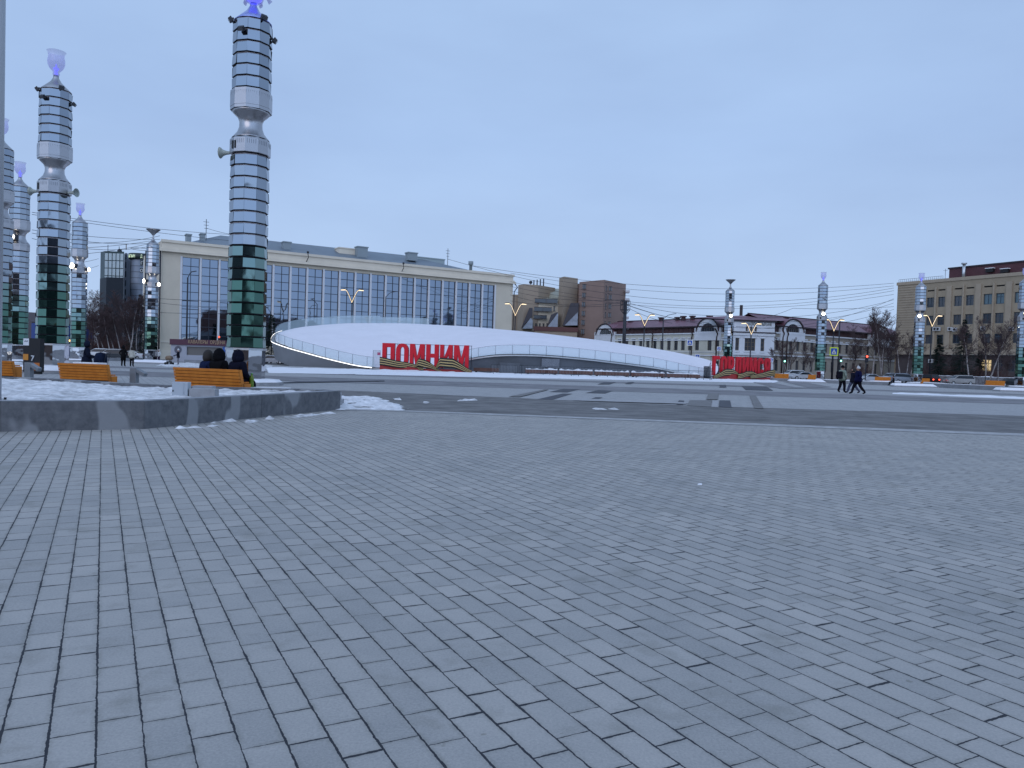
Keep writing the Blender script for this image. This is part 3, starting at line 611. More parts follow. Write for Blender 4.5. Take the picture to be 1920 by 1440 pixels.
# ------------------------------------------------------------------ people
def seg_near(p, segs):
    best = 1e9; bi = 0
    for i, (a, b, r) in enumerate(segs):
        ab = b-a; t = max(0, min(1, (p-a).dot(ab)/max(ab.length_squared, 1e-9))); d = (p-(a+ab*t)).length-r
        if d < best: best = d; bi = i
    return bi
CLOTH = {}
def cm(col, sheen=.85):
    k = 'cloth_%02x%02x%02x' % tuple(int(c*255) for c in col)
    return pm(k, tuple(c*.75 for c in col), .95, var=.25, vs=5, bump=.5, bs=9, spec=.08)
SKIN = pm('skin', (.45, .26, .19), .55); HAIR = pm('hair', (.02, .015, .012), .7); EYE = pm('eye', (.03, .02, .02), .2)
def person(label, loc, rz, jacket, pants, H=1.82, pose='stand', arms='down', headw=None, hat=None, bulk=1.0, lean=0, skirt=False, group=None, stride=.25, hs=1.0):
    t = thing('person', label, 'person', loc, rz, group); k = H/1.8
    V = lambda x, y, z: Vector((x*k, y*k, z*k))
    J = {}
    J['pel'] = V(0, 0, .96); J['sp'] = V(0, .0+lean*.3, 1.14); J['ch'] = V(0, lean*.7, 1.34); J['nk'] = V(0, lean, 1.52); J['hd'] = V(0, lean+.02, 1.60)
    for sgn, n in ((-1, 'l'), (1, 'r')):
        J['sh'+n] = V(.19*sgn, lean*.85, 1.44)
        st = stride*sgn
        J['hp'+n] = V(.10*sgn, 0, .92)
        if pose == 'sit':
            J['kn'+n] = V(.14*sgn, .48, .93-.42+.40); J['an'+n] = V(.15*sgn, .5, .50); J['to'+n] = V(.16*sgn, .68, .46)
        elif pose == 'walk':
            J['kn'+n] = V(.10*sgn, st*.7+.06, .50); J['an'+n] = V(.10*sgn, st*1.5-.05, .10 if sgn > 0 else .13); J['to'+n] = V(.11*sgn, st*1.5+.14, .05)
        else:
            J['kn'+n] = V(.11*sgn, .02, .50); J['an'+n] = V(.12*sgn, -.02, .09); J['to'+n] = V(.14*sgn, .15, .04)
        if arms == 'down':
            sw = -st*.6 if pose == 'walk' else 0
            J['el'+n] = V(.27*sgn, lean*.7+sw*.4-.03, 1.16); J['wr'+n] = V(.27*sgn, lean*.5+sw+.06, .92)
        elif arms == 'push':
            J['el'+n] = V(.25*sgn, lean+.08, 1.17); J['wr'+n] = V(.18*sgn, lean+.38, 1.10)
        elif arms == 'lap':
            J['el'+n] = V(.28*sgn, lean*.6+.02, 1.18); J['wr'+n] = V(.14*sgn, lean*.5+.3, 1.06)
        elif arms == 'pocket':
            J['el'+n] = V(.31*sgn, -.06, 1.18); J['wr'+n] = V(.22*sgn, .1, .98)
        elif arms == 'phone':
            J['el'+n] = V(.25*sgn, lean+.05, 1.17); J['wr'+n] = V(.08*sgn, lean+.28, 1.30 if sgn > 0 else 1.18)
    if pose == 'sit':
        off = V(0, 0, .46-.93)
        for q in J: J[q] = J[q]+off
        for n in 'lr': J['an'+n].z = .10*k; J['to'+n].z = .05*k; J['kn'+n].z = .5*k
    rad = {'pel': .155*bulk, 'sp': .15*bulk, 'ch': .175*bulk, 'nk': .062, 'hd': .06, 'shl': .085*bulk, 'shr': .085*bulk, 'ell': .062*bulk, 'elr': .062*bulk, 'wrl': .038*bulk, 'wrr': .038*bulk,
           'hpl': .105*bulk, 'hpr': .105*bulk, 'knl': .085, 'knr': .085, 'anl': .066, 'anr': .066, 'tol': .04, 'tor': .04}
    keys = list(J); E = [('pel', 'sp'), ('sp', 'ch'), ('ch', 'nk'), ('nk', 'hd'), ('ch', 'shl'), ('ch', 'shr'), ('shl', 'ell'), ('ell', 'wrl'), ('shr', 'elr'), ('elr', 'wrr'), ('pel', 'hpl'), ('pel', 'hpr'), ('hpl', 'knl'), ('knl', 'anl'), ('anl', 'tol'), ('hpr', 'knr'), ('knr', 'anr'), ('anr', 'tor')]
    me = bpy.data.meshes.new('body'); me.from_pydata([J[q] for q in keys], [(keys.index(a), keys.index(b)) for a, b in E], [])
    o = bpy.data.objects.new('body', me); COL.objects.link(o)
    if pose == 'walk':
        for q in ('knl', 'knr', 'anl', 'anr'): rad[q] *= 1.18
    md = o.modifiers.new('s', 'SKIN'); md.use_smooth_shade = True
    for i, q in enumerate(keys): me.skin_vertices[0].data[i].radius = (rad[q]*k*(1.12 if q in ('pel', 'sp', 'ch') else 1), rad[q]*k*(.85 if q in ('pel', 'sp', 'ch') else 1)); me.skin_vertices[0].data[i].use_root = (q == 'pel')
    m2 = o.modifiers.new('ss', 'SUBSURF'); m2.levels = 2; m2.render_levels = 2
    dg = bpy.context.evaluated_depsgraph_get(); dg.update(); me2 = bpy.data.meshes.new_from_object(o.evaluated_get(dg)); bpy.data.objects.remove(o)
    segs = []; sm_ = []
    for a, b in E:
        segs.append((J[a], J[b], min(rad[a], rad[b])))
        if a == 'nk': sm_.append(2)
        elif a[:2] in ('hp', 'kn') or b[:2] == 'hp': sm_.append(1)
        elif a[:2] == 'an': sm_.append(3)
        else: sm_.append(0)
    s = MB(); s.v = [tuple(v.co) for v in me2.vertices]
    jb = J['pel'].z-.12*k
    for p in me2.polygons:
        s.f.append(list(p.vertices)); mi = sm_[seg_near(p.center, segs)]
        if mi == 1 and p.center.z > jb and pose != 'sit': mi = 0
        s.m.append(mi); s.sm.append(True)
    # head with nose, ears, chin
    hc = J['hd']+Vector((0, .01*k, (.11-(hs-1)*.05)*k)); R = .118*k*hs; o0 = len(s.v)
    s.ball(hc, R, 2, 14, (.82, .95, 1.12))
    for i in range(o0, len(s.v)):
        v = Vector(s.v[i])-hc
        if v.y > 0 and abs(v.x) < .03*k and -.035*k < v.z < .02*k: v.y += .022*k
        if v.z < -.05*k: v.x *= .82; v.y = v.y*.9+.008
        s.v[i] = tuple(v+hc)
    for sgn in (-1, 1):
        s.ball(hc+Vector((.036*sgn*k, .097*k, .012*k)), .012*k, 4, 6); s.ball(hc+Vector((.097*sgn*k, 0, -.005*k)), .026*k, 2, 6, (.4, .8, 1.2))
        w = J['wrr' if sgn > 0 else 'wrl']; e = J['elr' if sgn > 0 else 'ell']; d = (w-e).normalized(); sd = d.cross(Vector((0, 1, 0.3))).normalized()
        s.tube([w-d*.02, w+d*.03*k, w+d*.075*k, w+d*.095*k], [.026*k, .036*k, .038*k, .026*k], 8, 5)     # palm
        nrm = d.cross(sd).normalized()
        for fi, ln in enumerate((.062, .075, .072, .056)):
            b0 = w+d*.085*k+sd*((fi-1.5)*.019*k); b1 = b0+d*ln*.5*k+nrm*.006*k; b2 = b1+(d*.7+nrm*.7)*ln*.5*k
            s.tube([b0, b1, b2], [.0095*k, .009*k, .007*k], 5, 5)
        b0 = w+d*.03*k+sd*(-.034*k); s.tube([b0, b0+(d*.6-sd*.7)*.035*k, b0+(d*1.0-sd*.5)*.062*k], [.012*k, .011*k, .008*k], 5, 5)
    ob = s.build('body', [cm(jacket), cm(pants), SKIN, cm((.015, .015, .018)), EYE, cm((.02, .02, .03)) if hat != 'bare' else SKIN], t)
    # jacket hem / skirted coat
    if skirt or pose != 'sit':
        s = MB(); zt = J['pel'].z+.15*k; zb = J['pel'].z-(.42 if skirt else .13)*k
        s.lathe([(.165*bulk*k, zt-J['pel'].z), (.185*bulk*k, 0), (.20*bulk*k, zb-J['pel'].z), (.185*bulk*k, zb-J['pel'].z+.01)], 16, c=J['pel'], caps=False)
        for i in range(len(s.v)): v = s.v[i]; s.v[i] = (v[0], J['pel'].y+(v[1]-J['pel'].y)*.8, v[2])
        s.build('coat_hem', cm(jacket), t)
    if hat:
        s = MB(); hm = {'beanie': (.02, .02, .025), 'white': (.75, .75, .75), 'hood': jacket, 'hair': None, 'bare': None, 'cap': (.012, .012, .015)}[hat]
        m = HAIR if hm is None else cm(hm)
        prof = []
        zlo = -.02 if hat not in ('hood',) else -.13
        for q in range(9):
            a = q/8*math.pi/2; prof.append((R*1.0*math.cos(a), R*1.22*math.sin(a)))
        if hat in ('hair', 'bare', 'hood'): prof = [(R*.75, -R*1.15), (R*1.02, -R*.6), (R*1.05, -R*.2)]+prof
        else: prof = [(R*1.0, -R*.25)]+prof
        up = 1.12 if hat == 'hood' else 1.04
        s.lathe([(max(a, .002)*up, b*1.02*up) for a, b in prof], 16, c=hc+Vector((0, -.022*k, .012*k)))
        if hat == 'cap': s.box(hc.x-.07*k, hc.x+.07*k, hc.y+.08*k, hc.y+.2*k, hc.z+.035*k, hc.z+.05*k)
        if hat == 'white': s.ball(hc+Vector((0, 0, .17*k)), .04*k, 0, 8)
        s.build({'hair': 'hair', 'bare': 'hair', 'hood': 'hood'}.get(hat, 'hat'), m, t)
    return t, J
def on_bench(f, y=.30):
    d = (b3R-b3L); L = d.length; a = math.atan2(d.y, d.x); p = b3L+d.normalized()*(f*L); n = Vector((-math.sin(a), math.cos(a), 0)); return (p.x+n.x*y, p.y+n.y*y, .17), a
(l, a) = on_bench(.37, .22); person('seated person in a dark blue jacket, leftmost on the near bench', l, a-.3, (.012, .02, .06), (.02, .02, .03), 1.70, 'sit', 'lap', hat='hair', hs=1.28, bulk=1.75, lean=.06)
(l, a) = on_bench(.56, .25); person('seated person in black with the hood up, middle of the three on the near bench', l, a, (.008, .008, .010), (.01, .01, .012), 1.74, 'sit', 'lap', hat='hood', hs=1.3, bulk=1.85)
(l, a) = on_bench(.84, .27); person('seated broad person in a dark navy jacket, rightmost on the near bench', l, a-.1, (.009, .010, .022), (.01, .01, .015), 1.72, 'sit', 'lap', hat='hood', hs=1.28, bulk=1.8)
# walkers on the right
g = gD(1578, 56); pb, J = person('walker with a dark backpack, pale vest panel and cap, left of the walking pair', g, D2(-60), (.30, .36, .30), (.012, .012, .02), 1.93, 'walk', 'pocket', hat='cap', bulk=1.3, stride=.12)
t = thing('backpack', 'dark backpack worn by the walker in the cap', 'backpack', (g.x, g.y, 0), D2(-60)); s = MB(); s.box(-.2, .2, -.46, -.17, 1.0, 1.55); s.build('bag', cm((.012, .012, .02)), t, bevel=.06)
s = MB(); s.box(-.15, .15, -.54, -.462, 1.05, 1.3); s.build('pocket', cm((.012, .012, .02)), t, bevel=.03)
g = gD(1599, 55); person('walker with grey trousers, half hidden behind the walker in navy', g, D2(95), (.015, .015, .03), (.09, .1, .16), 1.74, 'walk', 'pocket', hat='hair', bulk=1.3, stride=.28)
g = gD(1608, 53); person('walker in a navy jacket and a white bobble hat, striding left', g, D2(85), (.008, .010, .05), (.010, .010, .016), 1.86, 'walk', 'pocket', hat='white', bulk=1.65, stride=.27)
g = gD(1675, 100); person('small dark figure sitting by the low wall near the right end benches', (g.x, g.y, .0), D2(60), (.012, .012, .016), (.012, .012, .016), 1.75, 'sit', 'lap', hat='beanie', bulk=1.2)
# people on the left
g = gD(231, 70.5); person('person all in black with the hood up, beside a person in cream', g, D2(8), (.008, .008, .012), (.010, .010, .014), 1.86, 'stand', 'pocket', hat='hood', bulk=1.1, skirt=True)
g = gD(247, 70.5); person('person in a cream puffy jacket, seen from behind beside a person in black', g, D2(0), (.62, .60, .52), (.012, .012, .018), 1.74, 'stand', 'down', hat='hair', bulk=1.3)
g = gD(298, 112); person('person in a white jacket standing beside the column with the dish top', g, D2(150), (.7, .7, .7), (.05, .03, .06), 1.75, 'stand', 'down', hat='white', bulk=1.2)
g = gD(162, 35); person('person in a navy parka with the hood up, standing with a pushchair', g, D2(-60), (.012, .017, .035), (.008, .008, .014), 1.76, 'stand', 'push', hat='hood', bulk=1.5)
g = gD(334, 88); person('person in a dark vest and white cap, pushing a tan pushchair', g, D2(100), (.012, .013, .02), (.25, .24, .26), 1.80, 'stand', 'push', hat='white', bulk=1.15)
for px, D, c, lab, rz_ in ((188, 34.5, (.012, .02, .045), 'dark blue pushchair beside the person in the navy parka', D2(175)), (317, 88, (.28, .2, .14), 'tan pushchair pushed past the kiosk', D2(180))):
    g = gD(px, D); t = thing('pushchair', lab, 'pushchair', g, rz_); s = MB(); t.scale = (.66, .66, 1.25) if px < 250 else (1, 1, 1)
    s.lathe([(.001, .0), (.3, .02), (.42, .18), (.40, .38), (.28, .5), (.001, .54)], 16, c=(0, 0, .52)); s.build('carrycot', cm(c), t)
    s = MB(); s.tube([(-.4, 0, .95), (-.55, 0, 1.05)], .02); s.tube([(-.35, -.22, .6), (-.55, -.22, 1.05), (-.55, .22, 1.05), (-.35, .22, .6)], .014)
    s.tube([(-.3, -.22, .2), (.3, -.22, .55)], .014); s.tube([(.3, -.22, .2), (-.3, -.22, .55)], .014); s.tube([(-.3, .22, .2), (.3, .22, .55)], .014); s.tube([(.3, .22, .2), (-.3, .22, .55)], .014); s.build('frame', steel_dk, t)
    s = MB(); s.box(-.25, .25, -.2, .2, .25, .4); s.build('basket', black, t)
    for x in (-.32, .32):
        for y in (-.26, .26):
            s = MB(); s.lathe([(.06, -.02), (.14, -.025), (.15, 0), (.14, .025), (.06, .02)], 14); o = s.build('wheel', black, t); o.rotation_euler.x = math.pi/2; o.location = (x, y, .15)
# ------------------------------------------------------------------ snow covered pavilion
CX, CY, AX, BY = -2.5, 122.0, 35.3, 20.0
RIM = sorted([(-180, 4.9), (-175, 4.35), (-170, 3.7), (-155, 3.0), (-140, 1.95), (-120, .15), (-110, .1), (-105, .4), (-100, 1.1), (-96, 1.7), (-90, 2.46), (-80, 2.6), (-70, 2.3), (-60, 1.84), (-50, 1.4), (-40, .7), (-30, .2), (-20, .25), (-10, 1.2), (0, 2.3), (20, 3.4), (40, 4.7), (60, 6.0), (80, 7.1), (100, 7.8), (120, 7.9), (140, 7.4), (160, 6.3), (170, 5.6), (180, 4.9)])
def rim(phi):
    phi = (phi+180) % 360-180
    for (a, za), (b, zb) in zip(RIM, RIM[1:]):
        if a <= phi <= b: return za+(zb-za)*(phi-a)/(b-a)
def rimS(phi): return sum(rim(phi+d)*w for d, w in ((-4, .15), (-2, .2), (0, .3), (2, .2), (4, .15)))
def rp_(phi, k=1.0): a = D2(phi); return Vector((CX+AX*k*math.cos(a), CY+BY*k*math.sin(a), 0))
pav = thing('pavilion', 'large low curved pavilion under a snow covered sloping roof with glass railings', 'pavilion', (0, 0, 0))
s = MB(); NXp, NYp = 150, 40; vs = []
for i in range(NXp+1):
    c = -math.cos(math.pi*i/NXp); phF = -math.degrees(math.acos(max(-1, min(1, c)))); phB = -phF
    pf, pb_ = rp_(phF, .985), rp_(phB, .985); zf, zb = rimS(phF), rimS(phB)
    for j in range(NYp+1):
        t_ = j/NYp; x, y = pf.x, pf.y+(pb_.y-pf.y)*t_
        z = zf+(zb-zf)*t_+.5*4*t_*(1-t_)*abs(math.sin(math.pi*i/NXp))+.10*MN.noise(Vector((x*.25, y*.25, 2)))*math.sin(math.pi*t_)
        z += .09*MN.noise(Vector((x*.9, y*.9, 5)))*math.sin(math.pi*t_)
        tr = min(abs((x+24)-(y-108)*.45+1.2*MN.noise(Vector((y*.3, 1, 0)))), abs((x+9)+(y-108)*.35+1.4*MN.noise(Vector((y*.25, 7, 0)))))
        if tr < .7: z -= .2*(1-tr/.7)*math.sin(math.pi*t_)*(1+MN.noise(Vector((x*3, y*3, 0))))
        vs.append((x, y, z+.12))
s.add(vs, [(i*(NYp+1)+j, (i+1)*(NYp+1)+j, (i+1)*(NYp+1)+j+1, i*(NYp+1)+j+1) for i in range(NXp) for j in range(NYp)], 0, True)
s.build('snow_roof', pm('roof_snow', (.74, .705, .74), .6, var=.03, vs=.3, bump=.5, bs=.7), pav)
def strip(phis, f0, f1, k0=1.0, k1=1.0, mi=0, s=None, smooth=True):
    s = s or MB(); vs = []
    for p in phis: a = rp_(p, k0); b = rp_(p, k1); vs += [(a.x, a.y, f0(p)), (b.x, b.y, f1(p))]
    s.add(vs, [(2*i, 2*i+2, 2*i+3, 2*i+1) for i in range(len(phis)-1)], mi, smooth); return s
fr = lambda a, b, st=1.0: [a+(b-a)*i/max(1, round(abs(b-a)/st)) for i in range(max(1, round(abs(b-a)/st))+1)]
fas = pm('fascia_grey', (.20, .21, .225), .5, .2, var=.05, vs=.5)
s = strip(fr(-240, -119), lambda p: max(-.05, rimS(p)-2.6-.0), lambda p: rimS(p)-.0, .985, 1.0)
strip(fr(-240, -119), lambda p: rimS(p), lambda p: rimS(p)+.02, 1.0, .98, s=s)
s.build('fascia', fas, pav)
strip(fr(-188, -118), lambda p: rimS(p)+.0, lambda p: rimS(p)+.11, 1.003, 1.003).build('light_strip', strip_on, pav)
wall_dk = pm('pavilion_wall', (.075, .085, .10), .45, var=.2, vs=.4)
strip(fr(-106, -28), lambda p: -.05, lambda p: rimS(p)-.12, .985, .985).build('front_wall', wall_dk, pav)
s = strip(fr(-106, -22), lambda p: rimS(p)-.16, lambda p: rimS(p)+.02, 1.0, 1.0); strip(fr(-106, -22), lambda p: rimS(p)+.02, lambda p: rimS(p)+.02, 1.0, .96, s=s); strip(fr(-106, -22), lambda p: rimS(p)-.16, lambda p: rimS(p)-.16, 1.0, .96, s=s)
s.build('roof_edge', steel_br, pav)
strip(fr(-25, 125), lambda p: -.05, lambda p: rimS(p)-.05, .99, .99).build('rear_wall', conc_lt, pav)
s = strip(fr(-120, -104), lambda p: -.05, lambda p: rimS(p)+.1, .985, .985); s.build('entrance_sill', conc_lt, pav)
def rails(a0, a1, h, name='glass_railing', z0=.12):
    s = strip(fr(a0, a1, .7), lambda p: rimS(p)+z0, lambda p: rimS(p)+h, .985, .985); o = s.build(name, rail_glass, pav); q = MB()
    p = a0
    while p <= a1+.01:
        a = rp_(p, .987); q.tube([(a.x, a.y, rimS(p)), (a.x, a.y, rimS(p)+h+.02)], .022, 5); 
        p += math.degrees(2.3/math.hypot(AX*math.sin(D2(p)), BY*math.cos(D2(p))))
    ph = fr(a0, a1, 1.0); q.tube([(rp_(x, .987).x, rp_(x, .987).y, rimS(x)+h+.02) for x in ph], .014, 5)
    q.build('rail_posts', pm('post_grey', (.14, .16, .19), .4, .5), o); return o
rails(-232, -118, 1.45); rails(-101, -22, 1.3); rails(112, 128, 1.2)
s = MB(); g1, g2 = gD(543, 114.5), gD(586, 113.5); s.box(g1.x, g2.x, 114.5, 117, 0, 1.5); s.build('support_pier', steel_dk, pav)
s = MB(); a, b = gD(936, 101.2), gD(975, 101.2); s.box(a.x, b.x, 101.3, 102.3, 0, 1.45); s.build('service_hatch', wall_dk, pav)
s = MB(); a = rp_(-79.5, .99); b = rp_(-75.5, .99); s.add([(a.x, a.y-.12, 1.0), (b.x, b.y-.12, 1.0), (b.x, b.y-.12, 2.15), (a.x, a.y-.12, 2.15)], [(0, 1, 2, 3)])
s.build('grille', pm('grille', (.2, .22, .25), .5, col2=(.1, .11, .13), vs=9), pav)
# ------------------------------------------------------------------ red word signs
def arc(cx, cy, rx, ry, a0, a1, n=8): return [(cx+rx*math.cos(D2(a0+(a1-a0)*i/n)), cy+ry*math.sin(D2(a0+(a1-a0)*i/n))) for i in range(n+1)]
def rrect(x0, x1, y0, y1, rx, ry, n=6): return arc(x1-rx, y0+ry, rx, ry, -90, 0, n)+arc(x1-rx, y1-ry, rx, ry, 0, 90, n)+arc(x0+rx, y1-ry, rx, ry, 90, 180, n)+arc(x0+rx, y0+ry, rx, ry, 180, 270, n)
GL = {
 'П': [[(0, 0), (.33, 0), (.33, .82), (.67, .82), (.67, 0), (1, 0), (1, 1), (0, 1)]],
 'О': [rrect(0, 1, 0, 1, .44, .3), rrect(.34, .66, .15, .85, .16, .14)],
 'М': [[(0, 0), (.24, 0), (.24, .62), (.42, .02), (.58, .02), (.76, .62), (.76, 0), (1, 0), (1, 1), (.69, 1), (.5, .42), (.31, 1), (0, 1)]],
 'Н': [[(0, 0), (.33, 0), (.33, .42), (.67, .42), (.67, 0), (1, 0), (1, 1), (.67, 1), (.67, .60), (.33, .60), (.33, 1), (0, 1)]],
 'И': [[(0, 0), (.3, 0), (.69, .6), (.69, 0), (1, 0), (1, 1), (.7, 1), (.31, .4), (.31, 1), (0, 1)]],
 'Г': [[(0, 0), (.38, 0), (.38, .82), (1, .82), (1, 1), (0, 1)]],
 'Р': [[(0, 0), (.35, 0), (.35, .36), (.6, .36)]+arc(.6, .68, .4, .32, -90, 90, 10)+[(0, 1)], rrect(.35, .64, .53, .83, .13, .12, 4)],
 'Д': [[(0, -.06), (.22, -.06), (.22, 0), (.78, 0), (.78, -.06), (1, -.06), (1, .17), (.92, .17), (.92, 1), (.16, 1), (.12, .35), (.08, .17), (0, .17)], [(.38, .17), (.6, .17), (.6, .83), (.46, .83), (.43, .4)]],
 'С': [arc(.5, .3, .5, .3, 0, -180, 10)+arc(.5, .7, .5, .3, 180, 0, 10)+[(.66, .66)]+arc(.5, .72, .16, .13, 0, 180, 5)+arc(.5, .28, .16, .13, 180, 360, 5)+[(.66, .38), (1, .38)]],
 'Я': [[(1, 0), (1, 1)]+arc(.4, .68, .4, .32, 90, 205, 8)+[(.15, .46), (0, 0), (.34, 0), (.47, .36), (.65, .36), (.65, 0)], rrect(.36, .65, .53, .83, .13, .12, 4)],
}
def glyph(ch, w, h, d, parent, x):
    cu = bpy.data.curves.new('letter', 'CURVE'); cu.dimensions = '2D'; cu.fill_mode = 'BOTH'; cu.extrude = d/2
    for pl_ in GL[ch]:
        sp = cu.splines.new('POLY'); sp.points.add(len(pl_)-1); sp.use_cyclic_u = True
        for i, p in enumerate(pl_): sp.points[i].co = (p[0]*w, p[1]*h, 0, 1)
    to = bpy.data.objects.new('t', cu); COL.objects.link(to); dg = bpy.context.evaluated_depsgraph_get()
    me = bpy.data.meshes.new_from_object(to.evaluated_get(dg)); bpy.data.objects.remove(to)
    me.materials.clear(); me.materials.append(red_m); me.materials.append(red_s)
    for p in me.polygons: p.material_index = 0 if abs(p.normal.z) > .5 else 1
    o = bpy.data.objects.new('letter', me); COL.objects.link(o); o.parent = parent; o.rotation_euler.x = math.pi/2; o.location = (x, 0, 0); return o
blk, gold = pm('ribbon_black', (.012, .012, .01), .5), pm('ribbon_gold', (.50, .36, .15), .5)
panel_r = pm('sign_base_red', (.30, .02, .018), .55)
def wordsign(word, A, B, htop, zb, label, folds, bot):
    d = (B-A); L = d.length; t = thing('word_sign', label, 'sign', A, math.atan2(d.y, d.x)); n = len(word)
    wts = [1.18 if c == 'М' else 1.0 for c in word]; tot = sum(wts); gap = .10 if n < 7 else .17; x = .25; W_ = L-.5
    for c, wt in zip(word, wts):
        wl = W_*wt/tot; o = glyph(c, wl*(1-gap), htop-zb, .5 if n < 7 else .3, t, x); o.location.z = zb; o.location.y = 0; x += wl
    s = MB()
    for z in (zb+(htop-zb)*.02+.0, zb+(htop-zb)*.5, htop-.06): s.tube([(.1, .3, z), (L-.1, .3, z)], .03, 5)
    for i in range(n+1): s.tube([(.2+(L-.4)*i/n, .3, 0), (.2+(L-.4)*i/n, .3, htop-.05)], .03, 5)
    for i in range(0, n+1, 2): s.tube([(.2+(L-.4)*i/n, .3, htop*.7), (.2+(L-.4)*i/n, 1.5, 0)], .03, 5)
    s.build('frame', steel_dk, t)
    # red base board with a wavy top that follows the ribbon
    def wave(u, f):      # lower edge height of ribbon
        for (u0, z0, s0), (u1, z1, s1) in zip(f, f[1:]):
            if u0 <= u <= u1:
                q = (u-u0)/(u1-u0); return z0+(z1-z0)*(q*q*(3-2*q))
        return f[-1][1]
    top = [(i/40*L, max(.12, wave(i/40, folds[0]))+.15) for i in range(41)]
    s = MB(); s.extr([(0, 0), (L, 0)]+top[::-1], -.34, -.28); s.build('base_board', panel_r, t)
    for k, f in enumerate(folds):
        u0, u1 = f[0][0], f[-1][0]; s = MB(); m_ = 36; nb = 7
        cols = [0, 1, 0, 1, 0, 1, 0]; wd = [1.2, .8, 1.2, .8, 1.2, .8, 1.2]; tw = sum(wd); hgt = bot[k]
        for b in range(nb):
            a0 = sum(wd[:b])/tw; a1 = sum(wd[:b+1])/tw; vs = []
            for i in range(m_+1):
                u = u0+(u1-u0)*i/m_; z = wave(u, f); hh = hgt(u) if callable(hgt) else hgt
                y = -.40-.16*math.sin((u-u0)/(u1-u0)*math.pi*2)-k*.10
                vs += [(u*L, y-.08*math.sin(a0*3), z-.1+hh*a0*1.35), (u*L, y-.08*math.sin(a1*3), z-.1+hh*a1*1.35)]
            s.add(vs, [(2*i, 2*i+2, 2*i+3, 2*i+1) for i in range(m_)], cols[b], True)
        o = s.build('ribbon', [blk, gold], t); sm = o.modifiers.new('t', 'SOLIDIFY'); sm.thickness = .03
    return t
A, B = gD(713, 97), gD(885, 96); A.z = B.z = .1
f1 = [(0.0, .62, 0), (.25, .35, 0), (.48, .10, 0)]; f2 = [(.39, .42, 0), (.42, .62, 0), (.52, .42, 0), (.68, .02, 0)]; f3 = [(.62, .42, 0), (.66, .62, 0), (.78, .55, 0), (1.0, -.03, 0)]
wordsign('ПОМНИМ', A, B, 3.35, .45, 'big red free-standing word ПОМНИМ over a black and gold striped ribbon', [f1, f2, f3], [lambda u: .80-.35*u/.48, lambda u: .78*min(1, (u-.37)/.06)*(1 if u < .5 else max(.12, 1-(u-.5)/.2)), lambda u: .9*min(1, (u-.60)/.06)*(1 if u < .8 else max(.3, 1-(u-.8)/.3))])
A, B = gD(1333, 109), gD(1446, 117); A.z = B.z = .1
f1 = [(0.0, .1, 0), (.2, .55, 0), (.36, .55, 0), (.46, .2, 0)]; f2 = [(.38, .12, 0), (.55, .5, 0), (.62, .52, 0), (.68, .32, 0)]; f3 = [(.58, .2, 0), (.75, .35, 0), (1.0, .62, 0)]
wordsign('ГОРДИМСЯ', A, B, 3.25, .45, 'smaller slanting red word sign ГОРДИМСЯ over a striped ribbon, right of the pavilion', [f1, f2, f3], [lambda u: .35+.4*min(1, u/.2) if u < .3 else max(.2, .75-(u-.3)*3), .6, lambda u: .4+.4*(u-.58)/.42])
# ------------------------------------------------------------------ barriers and boxes in front of the pavilion
def barrier(px, label, mk=[None], D=90.0, w=3.2, dense=False, rz=None):
    g = gD(px, D)
    if mk[0] is None:
        t = thing('crowd_barrier', label, 'barrier', g, -.01, 'low crowd barriers in front of the pavilion'); s = MB()
        s.tube([(0, 0, .15), (0, 0, 1.08), (3.15, 0, 1.08), (3.15, 0, .15)], .022, 5); s.tube([(0, 0, .2), (3.15, 0, .2)], .018, 5); s.build('frame', steel_dk, t)
        s = MB()
        for i in range(1, 18): s.tube([(3.15*i/18, 0, .2), (3.15*i/18, 0, 1.08)], .011, 4)
        s.build('bars', pm('galvanised', (.28, .3, .32), .5, .5), t)
        for x in (.3, 2.85):
            s = MB(); s.tube([(x, -.32, .0), (x, 0, .26), (x, .32, .0)], .022, 5); s.build('foot', steel_dk, t)
        mk[0] = t
    else:
        t = copy_tree(mk[0]); t.location = g; t['label'] = label
    t.location.z = .08
    return t
for i, px in enumerate((920, 973, 1026, 1080, 1134, 1188, 1241, 1290)):
    nm = ['leftmost, just right of the big red word', 'second from the left', 'third from the left', 'fourth from the left', 'fourth from the right', 'third from the right', 'second from the right', 'rightmost, beside the smaller red word'][i]
    barrier(px, 'low steel crowd barrier, %s' % nm, D=90+i*.6)
def grate(A, B, h, label, n=8, fill=False):
    d = B-A; L = d.length; t = thing('fence_panel', label, 'barrier', A, math.atan2(d.y, d.x)); s = MB()
    s.tube([(0, 0, 0), (0, 0, h), (L, 0, h), (L, 0, 0)], .03, 5); s.tube([(0, 0, .3), (L, 0, .3)], .025, 5); s.build('frame', steel_dk, t); s = MB()
    for i in range(1, n): s.tube([(L*i/n, 0, .3), (L*i/n, 0, h)], .016 if not fill else .03, 4)
    s.build('bars', steel_dk, t); return t
A, B = gD(699, 98.5), gD(712, 98.5); o = grate(A, B, 2.5, 'tall steel fence panel at the left end of the big red word', 7)
s = MB(); s.box(.55, .95, -.05, -.03, 1.9, 2.25); s.build('notice', pm('notice_red', (.45, .1, .2), .6), o)
grate(gD(1319, 93), gD(1331, 92.5), 1.75, 'steel fence panel beside the left end of the smaller red word', 12, True)
